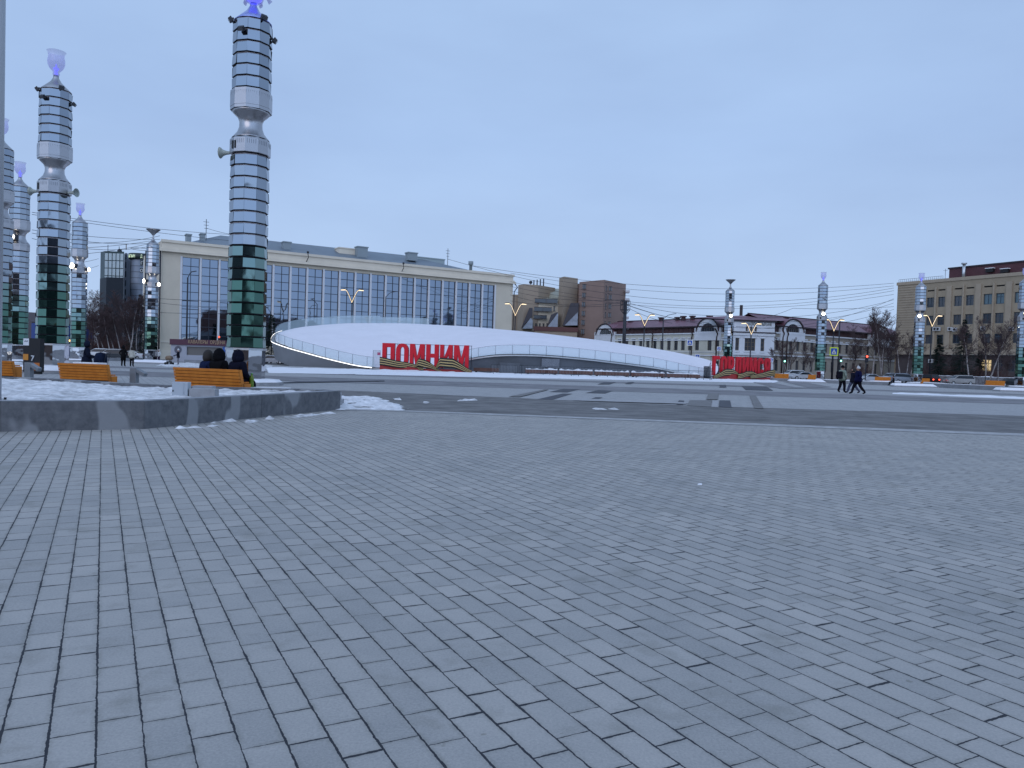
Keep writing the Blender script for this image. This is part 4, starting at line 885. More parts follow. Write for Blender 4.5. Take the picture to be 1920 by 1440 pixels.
for i, (a, b) in enumerate(((888, 936), (985, 1046), (1048, 1112), (1114, 1180), (1182, 1247), (1249, 1312))):
    A, B = gD(a, 98.5), gD(b, 98.5); d = B-A
    t = thing('flower_box', 'long brown timber box with snow heaps, %s' % ['beside the big red word', 'left end of the long row', 'second of the long row', 'third of the long row', 'fourth of the long row', 'right end of the long row'][i], 'planter box', (A.x, A.y, 0.1), 0, 'brown timber boxes in front of the pavilion wall')
    s = MB(); s.box(0, d.length-.05, -.3, .3, .15, .58); s.build('box', pm('box_timber', (.10, .045, .032), .7, var=.2, vs=2), t)
    for x in (.2, d.length-.5): s = MB(); s.box(x, x+.25, -.25, .25, 0, .15); s.build('foot', black, t)
    s = MB(); q = 30; vs = []
    if i:
        for k in range(q+1):
            x = .05+(d.length-.15)*k/q; hh = .05+.22*max(0, MN.noise(Vector((x*2.3+i*9, 1.3, 0)))+.35)
            vs += [(x, -.26, .59), (x, 0, .59+hh), (x, .26, .59)]
        s.add(vs, [f for k in range(q) for f in ((3*k, 3*k+3, 3*k+4, 3*k+1), (3*k+1, 3*k+4, 3*k+5, 3*k+2))], 0, True); s.build('snow', snow, t)
# ------------------------------------------------------------------ facade helper
class Facade:
    def __init__(s, A, B, name, label, cat='building'):
        s.A = Vector(A); s.B = Vector(B); d = s.B-s.A; s.L = d.length; s.ud = d/s.L; s.n = Vector((-s.ud.y, s.ud.x, 0))
        s.t = thing(name, label, cat, s.A, math.atan2(d.y, d.x))
    def uz(s, px, py, off=0.0):
        d = ray(px, py); o = Vector((0, 0, CH)); a = s.A+s.n*off; k = (a-o).dot(s.n)/d.dot(s.n); p = o+d*k
        return (p-s.A).dot(s.ud), p.z
    def u(s, px, py=600): return s.uz(px, py)[0]
    def z(s, px, py): return s.uz(px, py)[1]
def wall_with_holes(s, L0, L1, z0, z1, holes, y=0.0, depth=.3, mi=0, mr=None):
    us = sorted({L0, L1, *[h[0] for h in holes], *[h[1] for h in holes]}); zs = sorted({z0, z1, *[h[2] for h in holes], *[h[3] for h in holes]})
    us = [a for a in us if L0 <= a <= L1]; zs = [a for a in zs if z0 <= a <= z1]
    for i in range(len(us)-1):
        run = None
        for j in range(len(zs)-1):
            cu, cz = (us[i]+us[i+1])/2, (zs[j]+zs[j+1])/2
            inside = any(h[0] < cu < h[1] and h[2] < cz < h[3] for h in holes)
            if not inside:
                s.add([(us[i], y, zs[j]), (us[i+1], y, zs[j]), (us[i+1], y, zs[j+1]), (us[i], y, zs[j+1])], [(0, 1, 2, 3)], mi)
    for a, b, c, d in holes:
        m = mi if mr is None else mr
        s.add([(a, y, c), (b, y, c), (b, y, d), (a, y, d), (a, y+depth, c), (b, y+depth, c), (b, y+depth, d), (a, y+depth, d)], [(0, 4, 5, 1), (1, 5, 6, 2), (2, 6, 7, 3), (3, 7, 4, 0)], m)
def win(par, h, y, frame, glass, nx=2, nz=2, fw=.08, lab=None):
    a, b, c, d = h; s = MB(); s.box(a, a+fw, y-.06, y, c, d); s.box(b-fw, b, y-.06, y, c, d); s.box(a+fw, b-fw, y-.06, y, c, c+fw); s.box(a+fw, b-fw, y-.06, y, d-fw, d)
    for i in range(1, nx): x = a+(b-a)*i/nx; s.box(x-fw*.4, x+fw*.4, y-.05, y, c+fw, d-fw)
    for i in range(1, nz): z = c+(d-c)*(.68 if nz == 2 else i/nz); s.box(a+fw, b-fw, y-.045, y-.002, z-fw*.4, z+fw*.4)
    o = s.build('window', frame, par); g = MB(); g.add([(a, y+.02, c), (b, y+.02, c), (b, y+.02, d), (a, y+.02, d)], [(0, 1, 2, 3)]); g.build('pane', glass, o)
    if lab: o['label'] = lab
    return o
# ------------------------------------------------------------------ cream theatre with the glass front
A1 = gD(300, 155); B1 = gD(957, 198); F1 = Facade(A1, B1, 'cream_theatre', 'long cream building with a tall glass front divided by white fins, behind the pavilion')
L = F1.L; zt = F1.z(300, 447); ztr = F1.z(955, 515); zt = (zt+ztr)/2
zg = (F1.z(345, 480)+F1.z(920, 536))/2; zc = (F1.z(300, 466)+F1.z(955, 531))/2
px0, px1 = F1.u(340, 500), F1.u(928, 560); zb_g = 3.4
s = MB(); wall_with_holes(s, 0, L, -.1, zt-.05, [(px0, px1, zb_g, zg)], 0, .5)
s.add([(0, 0, -.1), (0, 34, -.1), (0, 34, zt-.05), (0, 0, zt-.05), (L, 0, -.1), (L, 34, -.1), (L, 34, zt-.05), (L, 0, zt-.05)], [(0, 3, 2, 1), (4, 5, 6, 7), (1, 2, 6, 5), (3, 7, 6, 2)])
s.build('wall', cream, F1.t)
s = MB(); s.box(-.5, L+.5, -.6, 0-.01, zc-.2, zc+.25); s.box(-.3, L+.3, -.35, -.01, zc+.25, zc+.55); s.box(-.25, L+.25, -.3, -.01, zt-.55, zt); s.box(-.6, L+.6, -.8, -.011, zc-.32, zc-.2); s.build('cornice', cream2, F1.t)
s = MB(); s.box(-.02, L, -.05, -.012, zc+.55, zt-.55); s.build('frieze_band', cream2, F1.t)
s = MB(); s.box(0, px0-.2, -.12, -.013, 3.4, 3.75); s.box(0, px0-.2, -.2, -.013, 0, 1.9, 0); s.build('string_course', cream2, F1.t)
nb = 20; bw = (px1-px0)/nb; fin = pm('white_fin', (.62, .62, .64), .5); mul = pm('mullion', (.03, .035, .05), .4)
for i in range(nb+1):
    x = px0+bw*i; s = MB(); s.box(x-.2, x+.2, -.15, .5, zb_g-.1, zg+.15); s.build('fin', fin, F1.t)
for i in range(nb):
    a, b = px0+bw*i+.2, px0+bw*(i+1)-.2; s = MB(); rnd = random.Random(i); nr = 10; cx = (a+b)/2
    for r in range(nr):
        z0, z1 = zb_g+(zg-zb_g)*r/nr, zb_g+(zg-zb_g)*(r+1)/nr
        for (p, q) in ((a, cx), (cx, b)):
            j = [rnd.uniform(-.004, .004) for _ in range(4)]
            s.add([(p, .32+j[0], z0), (q, .32+j[1], z0), (q, .32+j[2], z1), (p, .32+j[3], z1)], [(0, 1, 2, 3)])
    o = s.build('window', curt, F1.t); s = MB()
    for r in range(nr+1): z = zb_g+(zg-zb_g)*r/nr; s.box(a, b, .22, .30, z-.06, z+.06)
    for x in (a+.05, cx, b-.05): s.box(x-.05, x+.05, .20, .305, zb_g, zg)
    s.build('mullions', mul, o)
roof_g = pm('roof_metal', (.17, .20, .23), .5, .3, var=.08, vs=.3)
rz0 = zt-.3
def hip(s, x0, x1, y0, y1, z0, h, hx0, hx1):
    ym = (y0+y1)/2; s.add([(x0, y0, z0), (x1, y0, z0), (x1, y1, z0), (x0, y1, z0), (hx0, ym, z0+h), (hx1, ym, z0+h)], [(0, 1, 5, 4), (1, 2, 5), (2, 3, 4, 5), (3, 0, 4)])
s = MB(); hip(s, 4, L-7, 1.5, 30, rz0, 4.6, 14, L-24); s.build('roof', roof_g, F1.t)
def onroof(px0_, py0, px1_, py1, off, dpt, name, m, extra=None):
    a, zt_ = F1.uz(px0_, py0, off); b, _ = F1.uz(px1_, py0, off); _, zb_ = F1.uz(px0_, py1, off); s = MB(); s.box(a, b, off, off+dpt, zb_-1.0, zt_-.25); s.box(a-.15, b+.15, off-.15, off+dpt+.15, zt_-.25, zt_)
    return s.build(name, m, F1.t)
for q in ((532, 452, 546, 466), (671, 461, 690, 477), (766, 472, 783, 480), (350, 438, 359, 446), (377, 437, 385, 446)): onroof(*q, 7, 2, 'chimney', pm('vent_grey', (.24, .28, .30), .6))
o = onroof(636, 463, 672, 473, 9, 3, 'plant_room', cream2); onroof(778, 480, 834, 490, 12, 3, 'roof_light', pm('roof_glass', (.3, .36, .37), .3))
a, z1_ = F1.uz(883, 490, 3); _, z0_ = F1.uz(883, 508, 3); s = MB(); s.lathe([(.38, z0_-1), (.38, z1_-.9), (.62, z1_-.85), (.62, z1_)], 12, c=(a, 3, 0)); s.build('vent_pipe', pm('vent_grey', (.2, .2, .2)), F1.t)
for px, pt, pb in ((387, 411, 440), (840, 466, 494)):
    a, z1_ = F1.uz(px, pt, 9); _, z0_ = F1.uz(px, pb, 9); s = MB(); s.tube([(a, 9, z0_-1), (a, 9, z1_)], .07, 5)
    for k in range(3): s.tube([(a-.6+k*.1, 9, z1_-.6-k*.7), (a+.6-k*.1, 9, z1_-.6-k*.7)], .04, 4)
    s.build('antenna', steel_dk, F1.t)
s = MB(); s.tube([(L+.3, -.5, zc-.3), (L+1.0, -.6, zc-1.1), (L+.25, -.3, zc-2.3), (L+.2, -.25, 0)], .13, 6); s.build('drainpipe', steel_dk, F1.t)
s = MB(); s.tube([(-.3, -.3, zc), (-.3, -.3, 0)], .16, 6); s.build('drainpipe', steel_dk, F1.t)
for q in range(2):
    px = (573, 751)[q]; a, z_ = F1.uz(px, (483, 503)[q]); s = MB(); s.tube([(a, -.2, z_-1.2), (a+.3, -1.2, z_), (a, -1.6, z_+.9)], .09, 5); s.ball((a, -1.7, z_+1.0), .28, 0, 8); s.build('facade_lamp', steel_dk, F1.t)
# ------------------------------------------------------------------ text helper
def text(body, size, m, parent, loc, rot=(math.pi/2, 0, 0), ext=.02, name='lettering', fitw=None, align='LEFT'):
    cu = bpy.data.curves.new(name, 'FONT'); cu.body = body; cu.size = size; cu.extrude = ext; cu.align_x = align
    to = bpy.data.objects.new('t', cu); COL.objects.link(to); dg = bpy.context.evaluated_depsgraph_get(); me = bpy.data.meshes.new_from_object(to.evaluated_get(dg)); bpy.data.objects.remove(to)
    me.materials.clear(); me.materials.append(m)
    if fitw:
        xs = [v.co.x for v in me.vertices]
        if xs:
            k = fitw/(max(xs)-min(xs))
            for v in me.vertices: v.co.x *= k
    o = bpy.data.objects.new(name, me); COL.objects.link(o); o.parent = parent; o.location = loc; o.rotation_euler = rot; return o
# kiosk
A = gD(320, 125); B = gD(432, 124.0); K = Facade(A, B, 'kiosk', 'low kiosk with a dark red lettered sign band in front of the cream building')
zk0, zk1, zks = 0, K.z(322, 646), K.z(322, 635.5); L = K.L
s = MB(); wall_with_holes(s, 0, L, 0, zk1, [(K.u(351), K.u(418), 1.1, zk1-.25)], 0, .3); s.add([(0, 0, 0), (0, 4, 0), (0, 4, zk1), (0, 0, zk1), (L, 0, 0), (L, 4, 0), (L, 4, zk1), (L, 0, zk1)], [(0, 3, 2, 1), (4, 5, 6, 7), (1, 2, 6, 5), (3, 7, 6, 2)]); s.build('wall', pm('kiosk_wall', (.36, .37, .42), .7), K.t)
a, b = K.u(351), K.u(418); s = MB(); n_ = 9
for i in range(n_): z0 = 1.1+(zk1-1.35)*i/n_; s.add([(a, .2, z0), (b, .2, z0), (b, .26, z0+(zk1-1.35)/n_), (a, .26, z0+(zk1-1.35)/n_)], [(0, 1, 2, 3)])
s.build('roller_shutter', pm('shutter', (.17, .16, .15), .6), K.t)
s = MB(); s.box(-.1, L, -.25, 4.1, zk1, zks); sb = s.build('sign_band', pm('band_maroon', (.085, .03, .05), .6), K.t)
text('КАВАЛЕРЫ  ОРДЕНА', .78, pm('sign_gold', (.42, .30, .18), .6), sb, (K.u(355), -.28, zk1+.28), fitw=K.u(424)-K.u(355))
s = MB()
for i in range(21): pass
c_ = K.u(335); s.lathe([(.62, 0), (.62, .03)], 20); o = s.build('round_emblem', pm('emblem', (.10, .10, .13), .6), K.t); o.rotation_euler.x = math.pi/2; o.location = (c_, -.02, 1.9)
s = MB(); s.box(K.u(419), K.u(424), -.06, -.01, .9, zk1-.1); s.build('poster', pm('poster_blue', (.03, .10, .35), .5), K.t)
# ------------------------------------------------------------------ brown brick block behind (stepped)
brk = pm('brown_brick', (.26, .18, .15), .9, var=.07, vs=.2); brk2 = pm('tan_brick', (.34, .27, .205), .9, var=.07, vs=.2); fr_br = pm('frame_brown', (.05, .035, .03), .6)
G = thing('brick_block', 'tall stepped brown and tan brick building with slanted dark bays, beyond the snowy roof', 'building', gD(1081, 232), 0)
o0 = G.location.copy()
def lp(px, D): v = gD(px, D); return (v.x-o0.x, v.y-o0.y)
def zz(px, py, D): return atD(px, py, D).z
top = zz(1100, 525, 226)
s = MB(); s.prism([lp(1081, 232), lp(1127, 224), lp(1168, 234), lp(1120, 250)], 0, top); s.build('tower', brk, G)
s = MB(); s.prism([lp(1043, 236), lp(1052, 232), lp(1078, 236), lp(1070, 250)], 0, zz(1060, 520, 234)); s.build('tower', brk2, G)
s = MB(); s.prism([lp(1070, 238), lp(1082, 236), lp(1082, 246), lp(1070, 246)], 0, zz(1075, 533, 238)); s.build('link', brk, G)
s = MB(); s.prism([lp(967, 238), lp(977, 234), lp(1005, 236), lp(1036, 243), lp(1036, 252), lp(967, 252)], 0, zz(990, 534, 236)); s.build('tower', brk2, G)
s = MB(); s.prism([lp(953, 240), lp(970, 240), lp(970, 250), lp(953, 250)], 0, zz(960, 552, 240)); s.build('wing', brk2, G)
# middle office wing with ribbon windows and sloped light roof
mx0, mx1 = lp(996, 236), lp(1044, 237); s = MB(); s.prism([mx0, mx1, lp(1044, 246), lp(996, 246)], 0, zz(1000, 562, 236)); s.build('wing', cream, G)
za, zb2 = zz(1000, 562, 236), zz(1040, 541, 246); s = MB(); s.add([(*mx0, za+.02), (*mx1, zz(1042, 556, 237)+.02), (*lp(1044, 246), zb2), (*lp(1005, 246), zb2), (*lp(996, 246), za)], [(0, 1, 2, 3, 4)]); s.add([(*mx0, za-.6), (*mx1, za-.6), (*mx1, zz(1042, 556, 237)+.02), (*mx0, za+.02)], [(0, 1, 2, 3)]); s.build('sloped_roof', pm('pale_roof', (.36, .37, .31), .7), G)
def gw(x0, x1, y0, y1, D, m=glass_dk, name='window', off=.15):
    p0, p1 = lp(x0, D-off), lp(x1, D-off); z1_, z0_ = zz(x0, y0, D), zz(x0, y1, D); s = MB()
    s.add([(*p0, z0_), (*p1, z0_), (*p1, z1_), (*p0, z1_)], [(0, 1, 2, 3)]); s.box(p0[0]-.1, p1[0]+.1, min(p0[1], p1[1])-.12, min(p0[1], p1[1])-.02, z0_-.15, z0_, 1); s.box(p0[0]-.1, p1[0]+.1, min(p0[1], p1[1])-.12, min(p0[1], p1[1])-.02, z1_, z1_+.12, 1)
    m_ = (p0[0]+p1[0])/2; s.box(m_-.06, m_+.06, min(p0[1], p1[1])-.08, min(p0[1], p1[1])-.02, z0_, z1_, 1)
    return s.build(name, [m, fr_br], G)
gw(999, 1041, 560, 567, 235.8, off=.3); gw(998, 1031, 576, 583, 235.8, off=.3); gw(997, 1022, 591, 597, 235.8, off=.3); gw(1034, 1037, 575, 583, 235.8, off=.3)
for i in range(6): gw(994+i*7, 997+i*7, 607, 612, 235.5, off=.3)
for y0 in (534, 550, 567, 584, 601, 618): gw(1087, 1093, y0, y0+8, 231.0, glass_m2, off=1.4)
for y0 in (538, 553.5, 571, 587, 604): gw(1137, 1142, y0, y0+8, 226.2, glass_m2, off=1.2); gw(1130.5, 1132.5, y0-1, y0+9, 224.8, off=1.2)
for y0 in (541, 556, 590): s = MB(); p = lp(1168, 233); s.box(p[0]-.2, p[0]+1.1, p[1]-1, p[1]+1.4, zz(1168, y0+8, 233), zz(1168, y0+3.5, 233)); s.build('balcony', pm('balcony', (.5, .5, .52), .6), G)
# slanted dark glazed bays and their pale sloping skirts
def slant(pts, D, m, name):
    s = MB(); s.add([(*lp(x, D), zz(x, y, D)) for x, y in pts]+[(*lp(x, D+3), zz(x, y, D)) for x, y in pts], [tuple(range(len(pts)))]+[(i, i+len(pts), (i+1) % len(pts)+len(pts), (i+1) % len(pts)) for i in range(len(pts))]); return s.build(name, m, G)
dkb = pm('dark_bay', (.055, .05, .06), .5); skt = pm('pale_skirt', (.30, .33, .38), .5, var=.2, vs=1)
slant([(1052, 610), (1066, 568), (1081, 568), (1081, 586), (1063, 610)], 231.2, dkb, 'slanted_bay'); slant([(1056, 610), (1080, 585), (1080, 610)], 230.6, skt, 'slanted_skirt')
slant([(975, 615), (989, 577), (995, 577), (995, 592)], 233.3, dkb, 'slanted_bay'); slant([(977, 616), (992, 596), (996, 600), (996, 616)], 232.8, skt, 'slanted_skirt')
slant([(1023, 612), (1030, 590), (1041, 585), (1043, 586)], 231.4, dkb, 'slanted_bay'); slant([(1024, 613), (1043, 586), (1043, 613)], 231.0, skt, 'slanted_skirt')
s = MB(); p0, p1 = lp(1000, 228), lp(1080, 228); s.box(p0[0], p1[0], p0[1], p0[1]+4, 0, zz(1040, 613, 228)-1.3); s.build('podium', brk2, G)
s = MB(); s.box(p0[0]-.2, p1[0]+.2, p0[1]-.3, p0[1]+4.1, zz(1040, 613, 228)-1.29, zz(1040, 613, 228)); s.build('canopy', pm('canopy_red', (.12, .05, .045), .7), G)
for i, x in enumerate((996, 1002, 1008, 1014)): s = MB(); p = lp(x, 240); s.tube([(*p, zz(990, 534, 236)), (*p, zz(x, 530-i, 240)+.8)], .18, 6); s.build('vent_pipe', steel_dk, G)
s = MB(); p = lp(990, 240); s.tube([(*p, zz(990, 534, 236)), (*p, zz(990, 534, 236)+1)], .1, 5); s.ball((*p, zz(990, 534, 236)+1.2), .55, 0, 8, (1, .4, 1)); s.build('satellite_dish', steel_dk, G)
# ------------------------------------------------------------------ historic building with the maroon roof
mar = pm('maroon_roof', (.20, .095, .12), .5, .2, var=.15, vs=.35); mar2 = pm('maroon_boards', (.055, .028, .03), .7, var=.2, vs=1.5); ww = pm('stucco_white', (.60, .62, .65), .85, var=.06, vs=.4)
wy = pm('stucco_cream', (.50, .49, .42), .85, var=.06, vs=.4); trim_b = pm('eave_brown', (.035, .02, .02), .6); frm_g = pm('frame_grey', (.10, .10, .10), .6); stripe = pm('roof_edge_dark', (.03, .02, .025), .6)
BK = thing('historic_building', 'long two storey white historic building with maroon roof and arched gables', 'building', gD(1373, 180), 0); BKo = BK.location.copy()
class Wing(Facade):
    def __init__(s, A, B):
        s.A = Vector(A); s.B = Vector(B); d = s.B-s.A; s.L = d.length; s.ud = d/s.L; s.n = Vector((-s.ud.y, s.ud.x, 0)); s.rz = math.atan2(d.y, d.x)
    def put(s, mb, name, m):
        o = mb.build(name, m, BK, loc=s.A-BKo, rz=s.rz); return o
def wing(A, B, wall_px, rows, arches, attic, roofline, mat):
    w = Wing(A, B); L = w.L; zw = w.z(*wall_px); holes = []; mats = []
    for (y0, y1, xr, yr0, yr1, xl) in rows:    # windows given at left px xl (top y0,bottom y1) and right px xr (top yr0, bottom yr1)
        za = (w.z(xl, y0)+w.z(xr, yr0))/2; zb = (w.z(xl, y1)+w.z(xr, yr1))/2
        rows_z = (zb, za); holes.append(rows_z)
    return w, zw, holes
def eave_profile(): pass
def do_wing(A, B, ztop_px, winrows, wx, ww_, arches, mat, attic=True, ridge_px=None, sgn=1):
    w = Wing(A, B); L = w.L; zt = w.z(*ztop_px); hs = []
    for (px, y0, y1) in winrows:
        za, zb = w.z(px, y0), w.z(px, y1)
        for x in wx: hs.append((x-ww_/2, x+ww_/2, zb, za))
    s = MB(); wall_with_holes(s, 0, L, 0, zt, hs, 0, .3)
    w.put(s, 'wall', mat)
    s = MB(); s.box(0, L, -.25, -.01, zt-.35, zt); s.box(0, L, -.12, -.01, zt-1.3, zt-1.15)
    for (px, y0, y1) in winrows[:1]: zb = w.z(px, y1); s.box(0, L, -.22, -.01, zb-1.3, zb-1.0); s.box(0, L, -.12, -.01, zb-.5, zb-.35)
    for (px, y0, y1) in winrows:
        za, zb = w.z(px, y0), w.z(px, y1)
        for x in wx: s.box(x-ww_/2-.22, x+ww_/2+.22, -.14, -.012, za+.02, za+.32)
    w.put(s, 'cornice', ww)
    for i, h in enumerate(hs):
        o = win(BK, h, .28, frm_g, glass_m2 if i % 3 else glass_dk, 2, 2, .1); o.location = w.A-BKo; o.rotation_euler.z = w.rz
    return w, zt
# centre block
Cc = Wing(gD(1373, 178), gD(1449, 178.5)); L = Cc.L; zt = Cc.z(1373, 599.5); z2a, z2b = Cc.z(1385, 633.5), Cc.z(1385, 657); za, zb = Cc.z(1400, 612), Cc.z(1400, 621)
hs = [(Cc.u(1380.5), Cc.u(1387.5), z2b, z2a), (Cc.u(1398), Cc.u(1418), z2b, z2a), (Cc.u(1428), Cc.u(1435), z2b, z2a), (Cc.u(1399), Cc.u(1403), zb, za), (Cc.u(1407), Cc.u(1411.5), zb, za), (Cc.u(1415.5), Cc.u(1420), zb, za), (Cc.u(1382), Cc.u(1390), .9, 4.0), (Cc.u(1424), Cc.u(1433), .9, 4.0)]
s = MB(); wall_with_holes(s, 0, L, 0, zt, hs, 0, .3); s.add([(0, 0, 0), (0, 6, 0), (0, 6, zt), (0, 0, zt), (L, 0, 0), (L, 6, 0), (L, 6, zt), (L, 0, zt)], [(0, 3, 2, 1), (4, 5, 6, 7), (1, 2, 6, 5), (3, 7, 6, 2)]); Cc.put(s, 'wall', ww)
s = MB(); z0 = Cc.z(1373, 621.5); s.box(-.3, L+.3, -.4, -.01, z0-.2, z0+.05, 1); s.box(-.1, L+.1, -.25, -.01, z0-.8, z0-.2); s.box(-.3, L+.3, -.4, -.01, zt-.3, zt+.05, 1); z0 = Cc.z(1373, 661); s.box(-.2, L+.2, -.35, -.01, z0-.5, z0); s.box(-.2, L+.2, -.45, -.01, z0-1.2, z0-1.0, 1)
for h in hs[:3]: s.box(h[0]-.25, h[1]+.25, -.15, -.012, h[3]+.03, h[3]+.4); s.box(h[0]-.15, h[1]+.15, -.18, -.012, h[2]-.4, h[2]-.03)
Cc.put(s, 'cornice', [ww, stripe])
for h, nx, nz in zip(hs, (1, 3, 1, 1, 1, 1, 1, 1), (3, 3, 3, 1, 1, 1, 2, 2)):
    o = win(BK, h, .28, pm('frame_brown2', (.13, .10, .07), .6), glass_m2, nx, nz, .14); o.location = Cc.A-BKo; o.rotation_euler.z = Cc.rz
s = MB(); s.box(L*.25, L*.8, -1.6, -.02, Cc.z(1400, 672), Cc.z(1400, 669.5)); Cc.put(s, 'canopy', stripe)
tx = text('НАЦИОНАЛЬНЫЙ БАНК', 1.0, pm('bank_letters', (.10, .13, .12), .6), BK, Cc.A-BKo+Cc.ud*(Cc.u(1402))-Cc.n*.06+Vector((0, 0, Cc.z(1402, 609.8))), (math.pi/2, 0, Cc.rz), fitw=Cc.u(1447)-Cc.u(1402))
# left wing: from far left end to the centre block
def arch_gable(w, px_c, hwpx, ytop, ybase, mat, big=True):
    uc = w.u(px_c, ytop); u0, u1 = w.u(px_c-hwpx), w.u(px_c+hwpx); hw = (u1-u0)/2; zc = w.z(px_c, ybase); zt = w.z(px_c, ytop); hh = zt-zc; n = 18
    ou = [(uc+hw*math.cos(math.pi*i/n), zc+hh*math.sin(math.pi*i/n)) for i in range(n+1)]; inn = [(uc+hw*.66*math.cos(math.pi*i/n), zc+hh*.66*math.sin(math.pi*i/n)) for i in range(n+1)]
    s = MB()
    for i in range(n):
        p = [(ou[i][0], -.3, ou[i][1]), (ou[i+1][0], -.3, ou[i+1][1]), (inn[i+1][0], -.3, inn[i+1][1]), (inn[i][0], -.3, inn[i][1])]
        q = [(a, .1, c) for a, _, c in p]; s.add(p+q, [(0, 3, 2, 1), (0, 1, 5, 4), (2, 3, 7, 6)])
    s.box(u0-.8, u0, -.29, .3, zc-2.2, zc+.9); s.box(u1, u1+.8, -.29, .3, zc-2.2, zc+.9); s.box(u0, u1, -.29, .1, zc-2.2, zc)
    w.put(s, 'gable', mat); s = MB(); s.add([(a, -.05, c) for a, c in inn], [tuple(range(n, -1, -1))]); g = w.put(s, 'arched_window', glass_dk); s = MB()
    for f in (-.5, -.17, .17, .5): s.box(uc+hw*.66*f-.07, uc+hw*.66*f+.07, -.12, -.06, zc, zc+hh*.66*math.sqrt(1-f*f))
    s.box(uc-hw*.62, uc+hw*.62, -.12, -.06, zc+hh*.28, zc+hh*.28+.12); f = s.build('frame', frm_g, g)
    s = MB()      # rounded roof hood over the arch running back into the main roof
    for i in range(n):
        a, b = ou[i], ou[i+1]; k = 1.07; A_ = (uc+(a[0]-uc)*k, zc+(a[1]-zc)*k+.05); B_ = (uc+(b[0]-uc)*k, zc+(b[1]-zc)*k+.05)
        s.add([(A_[0], -.5, A_[1]), (B_[0], -.5, B_[1]), (B_[0], 5.5, B_[1]), (A_[0], 5.5, A_[1]), (a[0], -.5, a[1]), (b[0], -.5, b[1])], [(0, 3, 2, 1), (0, 1, 5, 4)])
    w.put(s, 'arch_roof', [mar]); s = MB()
    for i in range(n):
        a, b = ou[i], ou[i+1]; k = 1.09; A_ = (uc+(a[0]-uc)*k, zc+(a[1]-zc)*k+.05); B_ = (uc+(b[0]-uc)*k, zc+(b[1]-zc)*k+.05)
        s.add([(A_[0], -.53, A_[1]), (B_[0], -.53, B_[1]), (b[0], -.53, b[1]), (a[0], -.53, a[1])], [(0, 1, 2, 3)])
    w.put(s, 'arch_edge', [stripe]); return uc, hw
def wing_full(A, B, pxa, pxb, wall_y, win2, win1, attic_y, ridge, wpx, arches, mats, lr):
    w = Wing(A, B); L = w.L
    zavg = lambda q: (w.z(pxa, q[0])+w.z(pxb, q[1]))/2
    zt = zavg(wall_y); a2, b2 = zavg(win2[0]), zavg(win2[1]); a1, b1 = zavg(win1[0]), zavg(win1[1]); at_, ab_ = zavg(attic_y[0]), zavg(attic_y[1]); zr = (w.uz(pxa, ridge[0], 8)[1]+w.uz(pxb, ridge[1], 8)[1])/2
    xs = [w.u(p) for p in wpx]; hw = .62
    hs = [(x-hw, x+hw, b2, a2) for x in xs]+[(x-hw, x+hw, max(.8, b1), a1) for x in xs]
    s = MB(); wall_with_holes(s, 0, L, 0, ab_, hs, 0, .3); s.add([(0, 0, 0), (0, 14, 0), (0, 14, ab_), (0, 0, ab_), (L, 0, 0), (L, 14, 0), (L, 14, ab_), (L, 0, ab_)], [(0, 3, 2, 1), (4, 5, 6, 7)]); w.put(s, 'wall', mats)
    s = MB(); s.box(0, L, -.35, -.01, ab_-.3, ab_); s.box(0, L, -.2, -.01, ab_-1.9, ab_-1.6); s.box(0, L, -.3, -.01, b2-1.4, b2-1.1); s.box(0, L, -.15, -.01, b2-.5, b2-.35)
    for x in xs: s.box(x-hw-.25, x+hw+.25, -.12, -.012, a2+.03, a2+.3)
    w.put(s, 'cornice', ww)
    for i, h in enumerate(hs): o = win(BK, h, .28, frm_g, glass_m2 if i % 3 else glass_dk, 2, 2, .1); o.location = w.A-BKo; o.rotation_euler.z = w.rz
    s = MB(); s.box(0, L, .3, .6, ab_, at_); n = int(L/1.6)
    for i in range(n+1): x = L*i/n; s.box(x-.05, x+.05, .22, .299, ab_, at_)
    w.put(s, 'attic_boards', mar2)
    s = MB(); s.add([(0, -.3, at_+.25), (L, -.3, at_+.25), (L, 8, zr), (0, 8, zr), (0, 15, at_), (L, 15, at_), (0, -.3, at_), (L, -.3, at_)], [(0, 1, 2, 3), (3, 2, 5, 4), (6, 7, 1, 0)], 0)
    q = int(L/1.1)
    for i in range(q+1): x = L*i/q; s.add([(x-.03, -.3, at_+.30), (x+.03, -.3, at_+.30), (x+.03, 8, zr+.05), (x-.03, 8, zr+.05)], [(0, 1, 2, 3)], 0)
    s.box(0, L, 7.9, 8.1, zr, zr+.18, 1); s.box(0, L, -.45, -.301, at_-.02, at_+.28, 1); w.put(s, 'roof', [mar, stripe])
    for a in arches: arch_gable(w, *a, ww)
    return w, zr, ab_
wl, zrl, zbl = wing_full(gD(1117, 222), gD(1373, 183), 1160, 1340, (628, 621), ((637, 634), (656, 657)), ((675, 675), (696, 698)), ((617, 613), (628, 622)), (604, 595.5), [1150+13.2*i for i in range(13)]+[1332, 1346, 1360], [(1136, 15.5, 608.5, 628.5), (1329, 20, 598, 621.5)], wy, 0)
wr, zrr, zbr = wing_full(gD(1449, 180), gD(1700, 212), 1500, 1640, (628, 636), ((640, 645.5), (660, 665)), ((678, 681), (698, 700)), ((618, 625), (628, 635)), (599, 608), [1459]+[1485+13.2*i for i in range(12)]+[1646, 1659], [(1486, 19, 600, 623), (1649, 16, 613, 634.5)], pm('stucco_beige', (.30, .27, .23), .85, var=.06, vs=.4), 1)
s = MB(); zr = Cc.uz(1411, 592.3, 9)[1]; e0, e1 = Cc.z(1373, 597.5), zt
